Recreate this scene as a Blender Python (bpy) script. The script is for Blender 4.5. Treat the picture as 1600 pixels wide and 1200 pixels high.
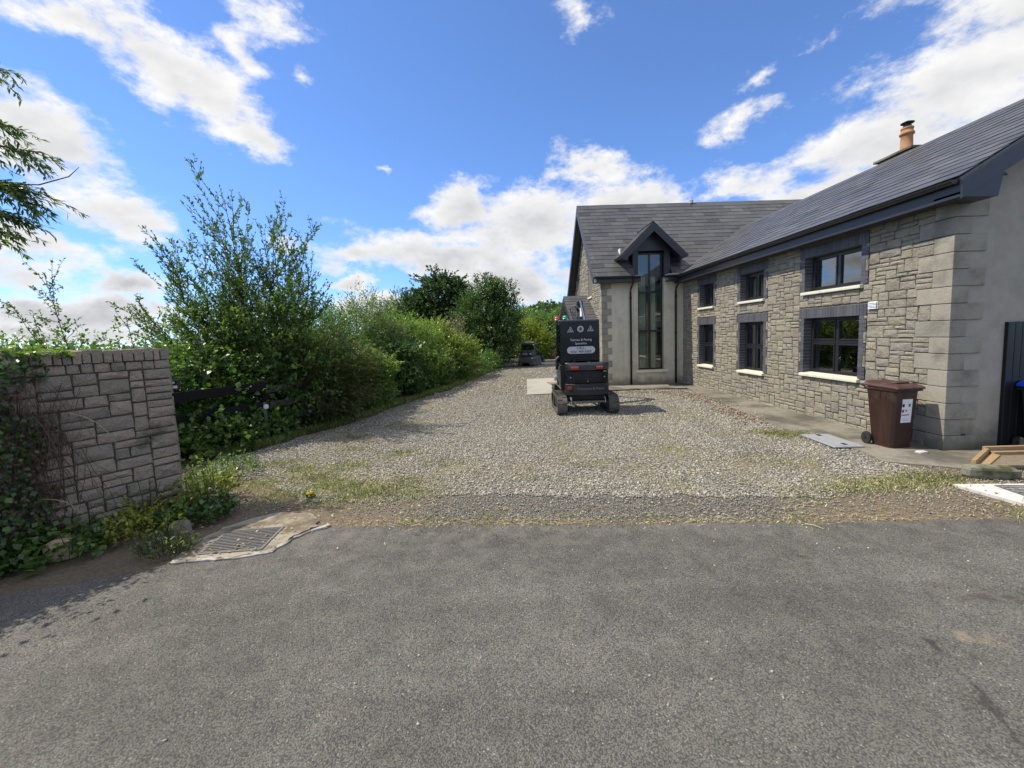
import bpy, math, random
import numpy as np
from mathutils import Vector, Matrix, Euler

for o in list(bpy.data.objects):
    bpy.data.objects.remove(o)
SC = bpy.context.scene
COL = SC.collection
R = math.radians
random.seed(7)
RNG = np.random.default_rng(11)

# ------------------------------------------------------------------ camera
CAMZ = 2.05
yaw, pitch, roll = R(1.1), R(4.88), R(2.0)
fw = Vector((math.sin(yaw)*math.cos(pitch), math.cos(yaw)*math.cos(pitch), -math.sin(pitch)))
r0 = Vector((math.cos(yaw), -math.sin(yaw), 0)); u0 = r0.cross(fw)
rt = math.cos(roll)*r0 - math.sin(roll)*u0
up = math.cos(roll)*u0 + math.sin(roll)*r0
cam = bpy.data.cameras.new('camera')
cam.sensor_width = 36; cam.lens = 36*640/1600
cam.shift_y = -21/1600
cam.clip_start = .05; cam.clip_end = 3000
camo = bpy.data.objects.new('camera', cam); COL.objects.link(camo)
m = Matrix((rt, up, -fw)).transposed().to_4x4(); m.translation = (0, 0, CAMZ)
camo.matrix_world = m
SC.camera = camo
SC.view_settings.view_transform = 'Standard'
SC.view_settings.look = 'None'
SC.view_settings.exposure = 0.3
SC.view_settings.gamma = 1.0
SC.view_settings.use_curve_mapping = False
SC.cycles.max_bounces = 8
SC.cycles.transparent_max_bounces = 12
SC.cycles.caustics_reflective = False
SC.cycles.caustics_refractive = False

# ------------------------------------------------------------------ light
EL, PHI = R(55), R(8)          # sun: high, from the left and a little ahead
SUN = Vector((-math.cos(EL)*math.cos(PHI), math.cos(EL)*math.sin(PHI), math.sin(EL)))
sl = bpy.data.lights.new('sun', 'SUN'); sl.energy = 4.4; sl.angle = R(.53); sl.color = (1, .92, .77)
so = bpy.data.objects.new('sun', sl); COL.objects.link(so)
so.rotation_euler = (-SUN).to_track_quat('-Z', 'Y').to_euler()
so.location = (-20, 8, 30)

def ramp(N, stops, interp='LINEAR'):
    r = N.new('ShaderNodeValToRGB'); cr = r.color_ramp; cr.interpolation = interp
    while len(cr.elements) < len(stops): cr.elements.new(.5)
    for e,(p,c) in zip(cr.elements, stops): e.position = p; e.color = (*c,1)
    return r
W = bpy.data.worlds.new('World'); SC.world = W; W.use_nodes = True
def world():
    nt = W.node_tree; N = nt.nodes; L = nt.links; N.clear()
    def mt(op, a, b=None, c=None, clamp=False):
        n = N.new('ShaderNodeMath'); n.operation = op; n.use_clamp = clamp
        for i, v in enumerate((a, b, c)):
            if v is None: continue
            if isinstance(v, (int, float)): n.inputs[i].default_value = v
            else: L.new(v, n.inputs[i])
        return n.outputs[0]
    out = N.new('ShaderNodeOutputWorld'); bg = N.new('ShaderNodeBackground')
    bg.inputs['Strength'].default_value = .11
    sky = N.new('ShaderNodeTexSky'); sky.sky_type = 'NISHITA'; sky.sun_disc = False
    sky.sun_elevation = EL; sky.sun_rotation = -(math.pi/2-PHI)
    sky.air_density = 1.0; sky.dust_density = .0; sky.ozone_density = 1.0
    sky.altitude = 100
    tc = N.new('ShaderNodeTexCoord')
    sep = N.new('ShaderNodeSeparateXYZ'); L.new(tc.outputs['Generated'], sep.inputs[0])
    # cloud banks: (azimuth, elevation, half-width, half-height, tilt)
    BL = [(-43.2,28.5,.12,.04,9.9,.7),(-35,26.6,.165,.066,-30.9,.82),(-29.6,22.5,.10,.03,-6.1,.8),(-46.3,17.9,.11,.09,-41.6,.72),
          (-42.1,13.4,.118,.072,-39.3,.62),(-47.8,9.7,.082,.039,-7.1),(-26,33.3,.085,.05,-4.6,.42),(-30.1,30.1,.065,.034,-10.9,.5),
          (-23,29.4,.055,.03,-18.5,.28),(-48,6.9,.092,.05,-2.7,.7),(-40.6,6.8,.063,.029,3.4,.7),(-45.6,3.5,.169,.036,3.7),
          (-47.7,1.8,.194,.022,2),(5.3,14.6,.235,.107,4.6),(13.1,20.3,.12,.05,-10.6,.7),(-5.5,16.5,.101,.057,9.3),
          (-7.1,10.9,.281,.052,-5.3),(-18.6,10.6,.082,.036,5.8),(-19.9,7.6,.062,.021,.8),(-16.6,4.5,.115,.032,-4.8),
          (1.5,7.4,.18,.068,-2),(42.7,17,.174,.085,11.3,.85),(49,20.6,.113,.086,3.2,.85),(30.3,16.6,.184,.05,-4.9,.6),
          (40.4,13.5,.182,.056,5.4),(32.1,26.7,.075,.022,28,.38),(29.6,22.5,.085,.036,12.8,.42),(37.8,27.7,.08,.022,12.7,.3),
          (17.1,15.3,.155,.067,-6.3),(-15.2,20.8,.028,.011,-3.6,.5),(-27.6,19.5,.03,.01,8.3,.22),(11.4,35.5,.07,.035,-7.5,.25),
          (62,24,.3,.18,4),(75,40,.25,.12,20),(-75,30,.3,.1,-20),(-68,12,.3,.1,-5),(-95,50,.3,.12,10),(110,25,.4,.14,0),
          (150,20,.5,.12,0),(-150,28,.5,.14,6),(180,45,.4,.14,0),(-115,15,.4,.1,0),(20,58,.25,.09,30),(-60,65,.5,.3,20),(120,62,.5,.3,-20),(-140,52,.45,.25,10),(60,48,.3,.12,15),(160,75,.4,.3,0),(-100,30,.3,.15,0),(90,10,.4,.09,0),(-170,10,.5,.1,0),(130,40,.4,.15,0)]  # includes unseen banks overhead and behind, added to whiten the ambient light
    # domain warp so that the outlines break up
    wn = N.new('ShaderNodeTexNoise'); wn.inputs['Scale'].default_value = 9; wn.inputs['Detail'].default_value = 6
    wn.inputs['Roughness'].default_value = .6
    L.new(tc.outputs['Generated'], wn.inputs['Vector'])
    wv = N.new('ShaderNodeVectorMath'); wv.operation = 'SUBTRACT'; L.new(wn.outputs['Color'], wv.inputs[0]); wv.inputs[1].default_value = (.5,.5,.5)
    ws = N.new('ShaderNodeVectorMath'); ws.operation = 'SCALE'; L.new(wv.outputs[0], ws.inputs[0]); ws.inputs['Scale'].default_value = .10
    wa = N.new('ShaderNodeVectorMath'); wa.operation = 'ADD'; L.new(tc.outputs['Generated'], wa.inputs[0]); L.new(ws.outputs[0], wa.inputs[1])
    acc = None
    for bl in BL:
        az, el, ru, rv, th = bl[:5]; pk = bl[5] if len(bl) > 5 else 1.0
        a, e, t = R(az), R(el), R(th)
        c = Vector((math.sin(a)*math.cos(e), math.cos(a)*math.cos(e), math.sin(e)))
        east = Vector((c.y, -c.x, 0)).normalized(); north = east.cross(c)
        if north.z < 0: north = -north
        e1 = east*math.cos(t) + north*math.sin(t); e2 = c.cross(e1)
        mp = N.new('ShaderNodeMapping'); mp.vector_type = 'TEXTURE'
        L.new(wa.outputs[0], mp.inputs['Vector'])
        mp.inputs['Rotation'].default_value = Matrix((c, e1, e2)).transposed().to_euler()
        mp.inputs['Scale'].default_value = (1000, ru*1.06, rv*1.06)
        ln = N.new('ShaderNodeVectorMath'); ln.operation = 'LENGTH'; L.new(mp.outputs[0], ln.inputs[0])
        v = mt('SUBTRACT', pk, mt('MULTIPLY', ln.outputs['Value'], .5+.5*pk))
        acc = v if acc is None else mt('SMOOTH_MAX', acc, v, .25)
    acc = mt('MAXIMUM', acc, -1.0)
    # fine billow
    # stretch noise sideways a little near the horizon: use direction with z doubled
    st = N.new('ShaderNodeVectorMath'); st.operation = 'MULTIPLY'; L.new(tc.outputs['Generated'], st.inputs[0]); st.inputs[1].default_value = (1,1,1.9)
    n1 = N.new('ShaderNodeTexNoise'); n1.inputs['Scale'].default_value = 10; n1.inputs['Detail'].default_value = 10; n1.inputs['Roughness'].default_value = .65
    L.new(st.outputs[0], n1.inputs['Vector'])
    d = mt('ADD', acc, mt('MULTIPLY', mt('SUBTRACT', n1.outputs['Fac'], .5), 2.3))
    mask = N.new('ShaderNodeMapRange'); mask.interpolation_type = 'SMOOTHSTEP'
    L.new(d, mask.inputs['Value']); mask.inputs['From Min'].default_value = -.10; mask.inputs['From Max'].default_value = .54
    # shading: thicker parts and undersides greyer
    n2 = N.new('ShaderNodeTexNoise'); n2.inputs['Scale'].default_value = 6; n2.inputs['Detail'].default_value = 5
    sh = N.new('ShaderNodeVectorMath'); sh.operation = 'ADD'; L.new(st.outputs[0], sh.inputs[0]); sh.inputs[1].default_value = (3.1, 1.7, .6)
    L.new(sh.outputs[0], n2.inputs['Vector'])
    low = N.new('ShaderNodeMapRange'); L.new(sep.outputs['Z'], low.inputs['Value'])
    low.inputs['From Min'].default_value = .02; low.inputs['From Max'].default_value = .4
    low.inputs['To Min'].default_value = .9; low.inputs['To Max'].default_value = .30
    # lit from the sun side: compare density with the density a step towards the sun (cheap: noise only)
    so_ = N.new('ShaderNodeVectorMath'); so_.operation = 'ADD'; L.new(st.outputs[0], so_.inputs[0])
    so_.inputs[1].default_value = (SUN.x*.035, SUN.y*.035, SUN.z*.07)
    n3 = N.new('ShaderNodeTexNoise'); n3.inputs['Scale'].default_value = 10; n3.inputs['Detail'].default_value = 5; n3.inputs['Roughness'].default_value = .55
    L.new(so_.outputs[0], n3.inputs['Vector'])
    grad = mt('MULTIPLY', mt('SUBTRACT', n3.outputs['Fac'], n1.outputs['Fac']), 1.1)
    g1 = mt('MULTIPLY', mt('MULTIPLY', mt('SUBTRACT', d, .15, clamp=True), 1.3, clamp=True), mt('MULTIPLY', n2.outputs['Fac'], low.outputs[0]))
    g = mt('ADD', mt('MULTIPLY', g1, 1.9), grad, clamp=True)
    cc = N.new('ShaderNodeMix'); cc.data_type = 'RGBA'; L.new(g, cc.inputs['Factor'])
    cc.inputs['A'].default_value = (7.4, 7.35, 7.3, 1); cc.inputs['B'].default_value = (3.3, 3.45, 3.8, 1)
    # cool the clear sky a touch
    tint = N.new('ShaderNodeMix'); tint.data_type = 'RGBA'; tint.blend_type = 'MULTIPLY'; tint.inputs['Factor'].default_value = 1
    L.new(sky.outputs[0], tint.inputs['A']); tr_ = ramp(N, [(0,(.66,.94,1.62)),(.12,(.70,.98,1.52)),(.35,(.82,1.08,1.52)),(1,(.92,1.12,1.45))]); L.new(sep.outputs['Z'], tr_.inputs[0]); L.new(tr_.outputs[0], tint.inputs['B'])
    mx = N.new('ShaderNodeMix'); mx.data_type = 'RGBA'
    L.new(mask.outputs[0], mx.inputs['Factor']); L.new(tint.outputs['Result'], mx.inputs['A']); L.new(cc.outputs['Result'], mx.inputs['B'])
    L.new(mx.outputs['Result'], bg.inputs['Color']); L.new(bg.outputs[0], out.inputs['Surface'])
world()

# ------------------------------------------------------------------ helpers
def link(o, parent=None):
    COL.objects.link(o)
    if parent is not None: o.parent = parent
    return o
def tag(o, label=None, cat=None, group=None, kind=None):
    if label: o['label'] = label
    if cat: o['category'] = cat
    if group: o['group'] = group
    if kind: o['kind'] = kind
    return o
def empty(name, loc, rz=0, label=None, cat=None, group=None):
    o = bpy.data.objects.new(name, None); o.empty_display_size = .2
    o.location = loc; o.rotation_euler = (0, 0, rz)
    COL.objects.link(o)
    return tag(o, label, cat, group)

class MB:
    def __init__(s): s.v = []; s.f = []; s.t = []
    def add(s, vs, fs, tone=.5):
        b = len(s.v); s.v += [tuple(x) for x in vs]
        for f in fs: s.f.append(tuple(i+b for i in f)); s.t.append(tone)
        return s
    def box(s, lo, hi, tone=.5, M=None):
        x0,y0,z0 = lo; x1,y1,z1 = hi
        vs = [(x0,y0,z0),(x1,y0,z0),(x1,y1,z0),(x0,y1,z0),(x0,y0,z1),(x1,y0,z1),(x1,y1,z1),(x0,y1,z1)]
        if M is not None: vs = [M @ Vector(v) for v in vs]
        return s.add(vs, [(0,3,2,1),(4,5,6,7),(0,1,5,4),(1,2,6,5),(2,3,7,6),(3,0,4,7)], tone)
    def cbox(s, c, d, tone=.5, M=None):
        return s.box([c[i]-d[i]/2 for i in range(3)], [c[i]+d[i]/2 for i in range(3)], tone, M)
    def prism(s, poly, axis, a, b, tone=.5):
        """poly: 2-D points in the two other axes (in order), extruded along axis from a to b"""
        n = len(poly); ins = lambda p, w: {0:(w,p[0],p[1]),1:(p[0],w,p[1]),2:(p[0],p[1],w)}[axis]
        vs = [ins(p,a) for p in poly]+[ins(p,b) for p in poly]
        fs = [tuple(range(n))[::-1], tuple(range(n,2*n))]+[(i,(i+1)%n,n+(i+1)%n,n+i) for i in range(n)]
        return s.add(vs, fs, tone)
    def tube(s, pts, r, n=6, tone=.5, cap=True):
        pts = [Vector(p) for p in pts]
        rs = r if isinstance(r,(list,tuple)) else [r]*len(pts)
        vs = []; 
        for i,p in enumerate(pts):
            d = (pts[min(i+1,len(pts)-1)]-pts[max(i-1,0)]).normalized()
            a = d.orthogonal().normalized() if abs(d.z)>.99 else d.cross(Vector((0,0,1))).normalized()
            b = d.cross(a)
            for k in range(n):
                th = 2*math.pi*k/n; vs.append(p+(a*math.cos(th)+b*math.sin(th))*rs[i])
        fs = [(i*n+k, i*n+(k+1)%n, (i+1)*n+(k+1)%n, (i+1)*n+k) for i in range(len(pts)-1) for k in range(n)]
        if cap: fs += [tuple(range(n)), tuple(range((len(pts)-1)*n, len(pts)*n))]
        return s.add(vs, fs, tone)
    def lathe(s, prof, c=(0,0,0), n=20, tone=.5, axis=2):
        vs = []
        for r,z in prof:
            for k in range(n):
                th = 2*math.pi*k/n; x,y = r*math.cos(th), r*math.sin(th)
                p = (x,y,z) if axis==2 else ((z,x,y) if axis==0 else (x,z,y))
                vs.append((p[0]+c[0],p[1]+c[1],p[2]+c[2]))
        m_ = len(prof)
        fs = [(i*n+k, i*n+(k+1)%n, (i+1)*n+(k+1)%n, (i+1)*n+k) for i in range(m_-1) for k in range(n)]
        fs += [tuple(range(n)), tuple(range((m_-1)*n, m_*n))]
        return s.add(vs, fs, tone)
    def mesh(s, name, mt, org=(0,0,0), smooth=False):
        me = bpy.data.meshes.new(name)
        o = Vector(org)
        me.from_pydata([Vector(v)-o for v in s.v], [], s.f)
        a = me.attributes.new('tone','FLOAT','FACE'); a.data.foreach_set('value', s.t)
        if mt: me.materials.append(mt)
        if smooth: me.polygons.foreach_set('use_smooth',[True]*len(me.polygons))
        return me
    def build(s, name, mt, parent=None, org=(0,0,0), smooth=False, bevel=0, seg=2, at=False):
        """at=True keeps the object's origin at the centre of its own geometry"""
        off = Vector(org)
        c = Vector((0,0,0))
        if at:
            A = np.array([tuple(v) for v in s.v]); c = Vector(((A.min(0)+A.max(0))/2).tolist())-off
        ob = bpy.data.objects.new(name, s.mesh(name, mt, off+c, smooth)); ob.location = c
        link(ob, parent)
        if bevel:
            b = ob.modifiers.new('bevel','BEVEL'); b.width = bevel; b.segments = seg; b.limit_method = 'ANGLE'
            b.angle_limit = R(30)
            ob.data.polygons.foreach_set('use_smooth',[True]*len(ob.data.polygons))
            w = ob.modifiers.new('wn','WEIGHTED_NORMAL')
        return ob

def inst(name, me, M, parent=None):
    o = bpy.data.objects.new(name, me); link(o, parent); o.matrix_local = M
    return o

def pix(P):
    d = Vector(P)-Vector((0,0,CAMZ)); z = d.dot(fw)
    if z < .1: return None
    return 800+640*d.dot(rt)/z, 579-640*d.dot(up)/z, z
def seen(P, m_=30):
    q = pix(P)
    return q is not None and -m_ < q[0] < 1600+m_ and -m_ < q[1] < 1200+m_

# ------------------------------------------------------------------ materials
def new_mat(name):
    mt = bpy.data.materials.new(name); mt.use_nodes = True
    nt = mt.node_tree; nt.nodes.clear()
    return mt, nt.nodes, nt.links
def noise(N, L, vec, scale, detail=4, rough=.55):
    n = N.new('ShaderNodeTexNoise'); n.inputs['Scale'].default_value = scale
    n.inputs['Detail'].default_value = detail; n.inputs['Roughness'].default_value = rough
    L.new(vec, n.inputs['Vector']); return n
def mixc(N, L, fac, a, b, mode='MIX'):
    m_ = N.new('ShaderNodeMix'); m_.data_type = 'RGBA'; m_.blend_type = mode
    for s_, v in (('Factor',fac),('A',a),('B',b)):
        if isinstance(v,(int,float)): m_.inputs[s_].default_value = v
        elif isinstance(v,tuple): m_.inputs[s_].default_value = (*v,1)
        else: L.new(v, m_.inputs[s_])
    return m_.outputs['Result']
def maprange(N, L, v, a, b, c=0, d=1, smooth=True):
    m_ = N.new('ShaderNodeMapRange'); m_.interpolation_type = 'SMOOTHSTEP' if smooth else 'LINEAR'
    L.new(v, m_.inputs['Value'])
    for k,x in zip(('From Min','From Max','To Min','To Max'),(a,b,c,d)): m_.inputs[k].default_value = x
    return m_.outputs[0]
def mathn(N, L, op, a, b=None, clamp=False):
    n = N.new('ShaderNodeMath'); n.operation = op; n.use_clamp = clamp
    for i,v in enumerate((a,b)):
        if v is None: continue
        if isinstance(v,(int,float)): n.inputs[i].default_value = v
        else: L.new(v, n.inputs[i])
    return n.outputs[0]
def tonef(N, L):
    a = N.new('ShaderNodeAttribute'); a.attribute_name = 'tone'
    r = N.new('ShaderNodeObjectInfo')
    return mathn(N, L, 'FRACT', mathn(N, L, 'ADD', a.outputs['Fac'], r.outputs['Random']))
def tone_only(N, L):
    a = N.new('ShaderNodeAttribute'); a.attribute_name = 'tone'; return a.outputs['Fac']

def surf(name, stops, rough=.85, spec=.3, grain=None, bump=(), tone='both', dirt=None, metallic=0, coat=0, streak=None, splash=None):
    """stops: colour ramp over the piece's own tone; grain=(scale, amount); bump=((scale,strength,distance),...);
    dirt=(colour, scale, lo, hi) soft stains"""
    mt, N, L = new_mat(name)
    out = N.new('ShaderNodeOutputMaterial'); p = N.new('ShaderNodeBsdfPrincipled')
    L.new(p.outputs[0], out.inputs['Surface'])
    geo = N.new('ShaderNodeNewGeometry'); pos = geo.outputs['Position']
    if len(stops) > 1:
        r = ramp(N, stops); L.new(tonef(N,L) if tone=='both' else tone_only(N,L), r.inputs[0]); col = r.outputs[0]
    else:
        rgb = N.new('ShaderNodeRGB'); rgb.outputs[0].default_value = (*stops[0][1],1); col = rgb.outputs[0]
    if grain:
        n = noise(N, L, pos, grain[0], 8, .7)
        f = maprange(N, L, n.outputs['Fac'], .28, .72, 1-grain[1], 1+grain[1], False)
        v = N.new('ShaderNodeVectorMath'); v.operation = 'SCALE'; L.new(col, v.inputs[0]); L.new(f, v.inputs['Scale']); col = v.outputs[0]
    if dirt:
        n = noise(N, L, pos, dirt[1], 6, .6)
        col = mixc(N, L, maprange(N, L, n.outputs['Fac'], dirt[2], dirt[3]), col, dirt[0])
    if streak:
        mp = N.new('ShaderNodeMapping'); L.new(pos, mp.inputs[0]); mp.inputs['Scale'].default_value = (streak[1],streak[1],streak[1]*.08)
        n = noise(N, L, mp.outputs[0], 1, 5, .6)
        col = mixc(N, L, maprange(N, L, n.outputs['Fac'], .5, .8, 0, streak[2]), col, streak[0])
    if splash:      # mud thrown up by rain from the ground, and green growth in it
        sz = N.new('ShaderNodeSeparateXYZ'); L.new(pos, sz.inputs[0]); n = noise(N, L, pos, 3.5, 6, .65)
        lvl = mathn(N, L, 'SUBTRACT', sz.outputs['Z'], mathn(N, L, 'MULTIPLY', n.outputs['Fac'], splash[1]*1.6))
        col = mixc(N, L, maprange(N, L, lvl, -splash[1]*.75, splash[1]*.25, splash[2], 0), col, splash[0])
    L.new(col, p.inputs['Base Color'])
    p.inputs['Roughness'].default_value = rough; p.inputs['Specular IOR Level'].default_value = spec
    p.inputs['Metallic'].default_value = metallic; p.inputs['Coat Weight'].default_value = coat
    prev = None
    for sc, st, di in bump:
        n = noise(N, L, pos, sc, 6, .6)
        b = N.new('ShaderNodeBump'); b.inputs['Strength'].default_value = st; b.inputs['Distance'].default_value = di
        L.new(n.outputs['Fac'], b.inputs['Height'])
        if prev: L.new(prev, b.inputs['Normal'])
        prev = b.outputs[0]
    if prev: L.new(prev, p.inputs['Normal'])
    return mt

MT = {}
MT['stone'] = surf('wall_stone', [(0,(.25,.225,.18)),(.2,(.30,.272,.215)),(.4,(.275,.257,.218)),(.55,(.335,.302,.23)),(.7,(.25,.237,.212)),(.85,(.345,.31,.24)),(1,(.285,.26,.21))],
                   .9,.2,(38,.28),((11,.9,.04),(48,1,.016),(220,.6,.003)), dirt=((.17,.155,.13),2.4,.5,.8))
MT['quoin'] = surf('quoin_stone', [(0,(.29,.27,.225)),(.5,(.34,.315,.26)),(1,(.26,.245,.21))], .9,.2,(60,.24),((22,.6,.012),(70,.7,.006),(200,.4,.0015)), dirt=((.18,.168,.14),2.6,.44,.74), splash=((.11,.11,.085),.4,.8))
MT['grey_quoin'] = surf('grey_quoin', [(0,(.225,.225,.215)),(.5,(.275,.27,.26)),(1,(.25,.25,.235))], .9,.2,(50,.18),((50,.4,.004),(200,.4,.0015)), dirt=((.2,.2,.19),2,.5,.8))
MT['mortar'] = surf('mortar', [(0,(.17,.155,.128))], .95,.1,(40,.2),((80,.5,.004),))
MT['mortar_dark'] = surf('mortar_dark', [(0,(.15,.125,.10))], .95,.1,(40,.25),((80,.5,.004),))
MT['granite'] = surf('granite', [(0,(.33,.275,.225)),(.2,(.41,.335,.27)),(.4,(.30,.265,.225)),(.6,(.36,.305,.25)),(.8,(.45,.36,.29)),(1,(.27,.245,.205))],
                     .92,.2,(95,.32),((16,1,.05),(55,1,.02),(200,.8,.004)), dirt=((.13,.125,.09),3.0,.50,.74))
MT['blue_brick'] = surf('blue_brick', [(0,(.075,.077,.092)),(.5,(.10,.10,.115)),(1,(.06,.063,.078))], .6,.45,(40,.2),((120,.3,.002),))
MT['slate'] = surf('slate', [(0,(.066,.066,.070)),(.3,(.096,.094,.097)),(.6,(.078,.077,.080)),(.85,(.118,.114,.113)),(.95,(.05,.05,.054)),(1,(.066,.067,.070))],
                   .42,.55,(30,.22),((18,.35,.006),(90,.3,.002)), dirt=((.16,.155,.13),3.4,.60,.78))
MT['render_cream'] = surf('cream_render', [(0,(.60,.56,.455))], .92,.15,(6,.10),((140,.35,.002),), dirt=((.36,.335,.27),1.1,.48,.8), streak=((.30,.28,.22),5,.6), splash=((.17,.16,.12),.4,.85))
MT['render_grey'] = surf('grey_render', [(0,(.35,.322,.275))], .92,.15,(5,.12),((140,.35,.002),), dirt=((.26,.245,.215),1.3,.5,.8), streak=((.21,.20,.175),3,.55), splash=((.115,.112,.085),.55,.9))
MT['sill'] = surf('cream_sill', [(0,(.68,.65,.54))], .8,.25,(12,.08),((120,.2,.001),), dirt=((.45,.43,.36),5,.55,.8))
MT['upvc'] = surf('black_upvc', [(0,(.018,.019,.023))], .32,.5)
MT['fascia'] = surf('fascia_black', [(0,(.024,.026,.036))], .4,.5,(8,.15))
MT['pipe'] = surf('pipe_black', [(0,(.014,.014,.016))], .35,.5)
MT['white'] = surf('white_plastic', [(0,(.75,.76,.78))], .5,.4)
MT['plaster'] = surf('plaster', [(0,(.72,.71,.66))], .9,.2)
MT['room'] = surf('room_paint', [(0,(.18,.17,.155))], .9,.2)
MT['blind'] = surf('blind', [(0,(.16,.16,.15))], .7,.3)
MT['lead'] = surf('lead', [(0,(.42,.42,.42))], .55,.5,(10,.2))
MT['terracotta'] = surf('terracotta', [(0,(.40,.205,.105))], .8,.3,(9,.25),((60,.3,.003),), dirt=((.16,.10,.07),6,.55,.75))
MT['concrete'] = surf('concrete', [(0,(.235,.215,.18))], .93,.15,(14,.25),((25,.5,.01),(120,.6,.003)), dirt=((.105,.098,.08),1.1,.40,.66))
MT['concrete_pale'] = surf('concrete_pale', [(0,(.36,.345,.305))], .93,.15,(18,.14),((25,.3,.006),(160,.5,.002)), dirt=((.27,.26,.23),.9,.45,.72))
MT['lip'] = surf('worn_cement', [(0,(.40,.385,.35))], .9,.2,(40,.3),((30,.6,.006),), dirt=((.17,.155,.13),7,.42,.6))
MT['concrete_white'] = surf('concrete_white', [(0,(.55,.545,.53))], .9,.2,(25,.14),((30,.3,.004),(160,.4,.002)), dirt=((.36,.345,.31),3.2,.5,.75))
MT['concrete_sand'] = surf('concrete_sand', [(0,(.33,.295,.23))], .93,.15,(30,.2),((18,.6,.012),(120,.6,.003)), dirt=((.15,.12,.085),3.2,.42,.62))
MT['steel'] = surf('galvanised_steel', [(0,(.33,.33,.33))], .5,.5,(30,.25), metallic=.7)
MT['steel_dark'] = surf('old_steel', [(0,(.20,.195,.185))], .6,.5,(30,.3), metallic=.5)
MT['void'] = surf('drain_dark', [(0,(.02,.02,.02))], .9,.1)

def glass_mat(name, ior, tint):
    mt, N, L = new_mat(name)
    out = N.new('ShaderNodeOutputMaterial'); mx = N.new('ShaderNodeMixShader')
    fr = N.new('ShaderNodeFresnel'); g_ = N.new('ShaderNodeNewGeometry'); L.new(maprange(N, L, g_.outputs['Backfacing'], 0, 1, ior, 1/ior, False), fr.inputs['IOR'])
    tr = N.new('ShaderNodeBsdfTransparent'); tr.inputs['Color'].default_value = (*tint,1)
    gl = N.new('ShaderNodeBsdfGlossy'); gl.inputs['Roughness'].default_value = .0; gl.inputs['Color'].default_value = (.97,.98,1,1)
    L.new(fr.outputs[0], mx.inputs['Fac']); L.new(tr.outputs[0], mx.inputs[1]); L.new(gl.outputs[0], mx.inputs[2])
    L.new(mx.outputs[0], out.inputs['Surface']); return mt
MT['glass'] = glass_mat('window_glass', 2.3, (.62,.66,.64))
MT['glass_clear'] = glass_mat('tower_glass', 1.75, (.74,.80,.76))
# ------------------------------------------------------------------ ground
def sheet(name, poly, z, mt, kind='structure', thick=0):
    mb = MB()
    if thick: mb.prism(poly, 2, z-thick, z)
    else: mb.add([(x,y,z) for x,y in poly], [tuple(range(len(poly)))])
    o = mb.build(name, mt); o['kind'] = kind; return o
def jag(pts, step=.12, amp=.03, closed=False):
    """break a polyline up into an uneven edge"""
    out = []
    for a,b in zip(pts, pts[1:]):
        a = Vector(a); b = Vector(b); n = max(1,int((b-a).length/step)); d = (b-a).normalized(); nn = Vector((-d.y,d.x))
        for i in range(n):
            out.append(tuple(a.lerp(b,i/n)+nn*random.uniform(-amp,amp)*(0 if i==0 else 1)))
    out.append(tuple(pts[-1])); return out

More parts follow.
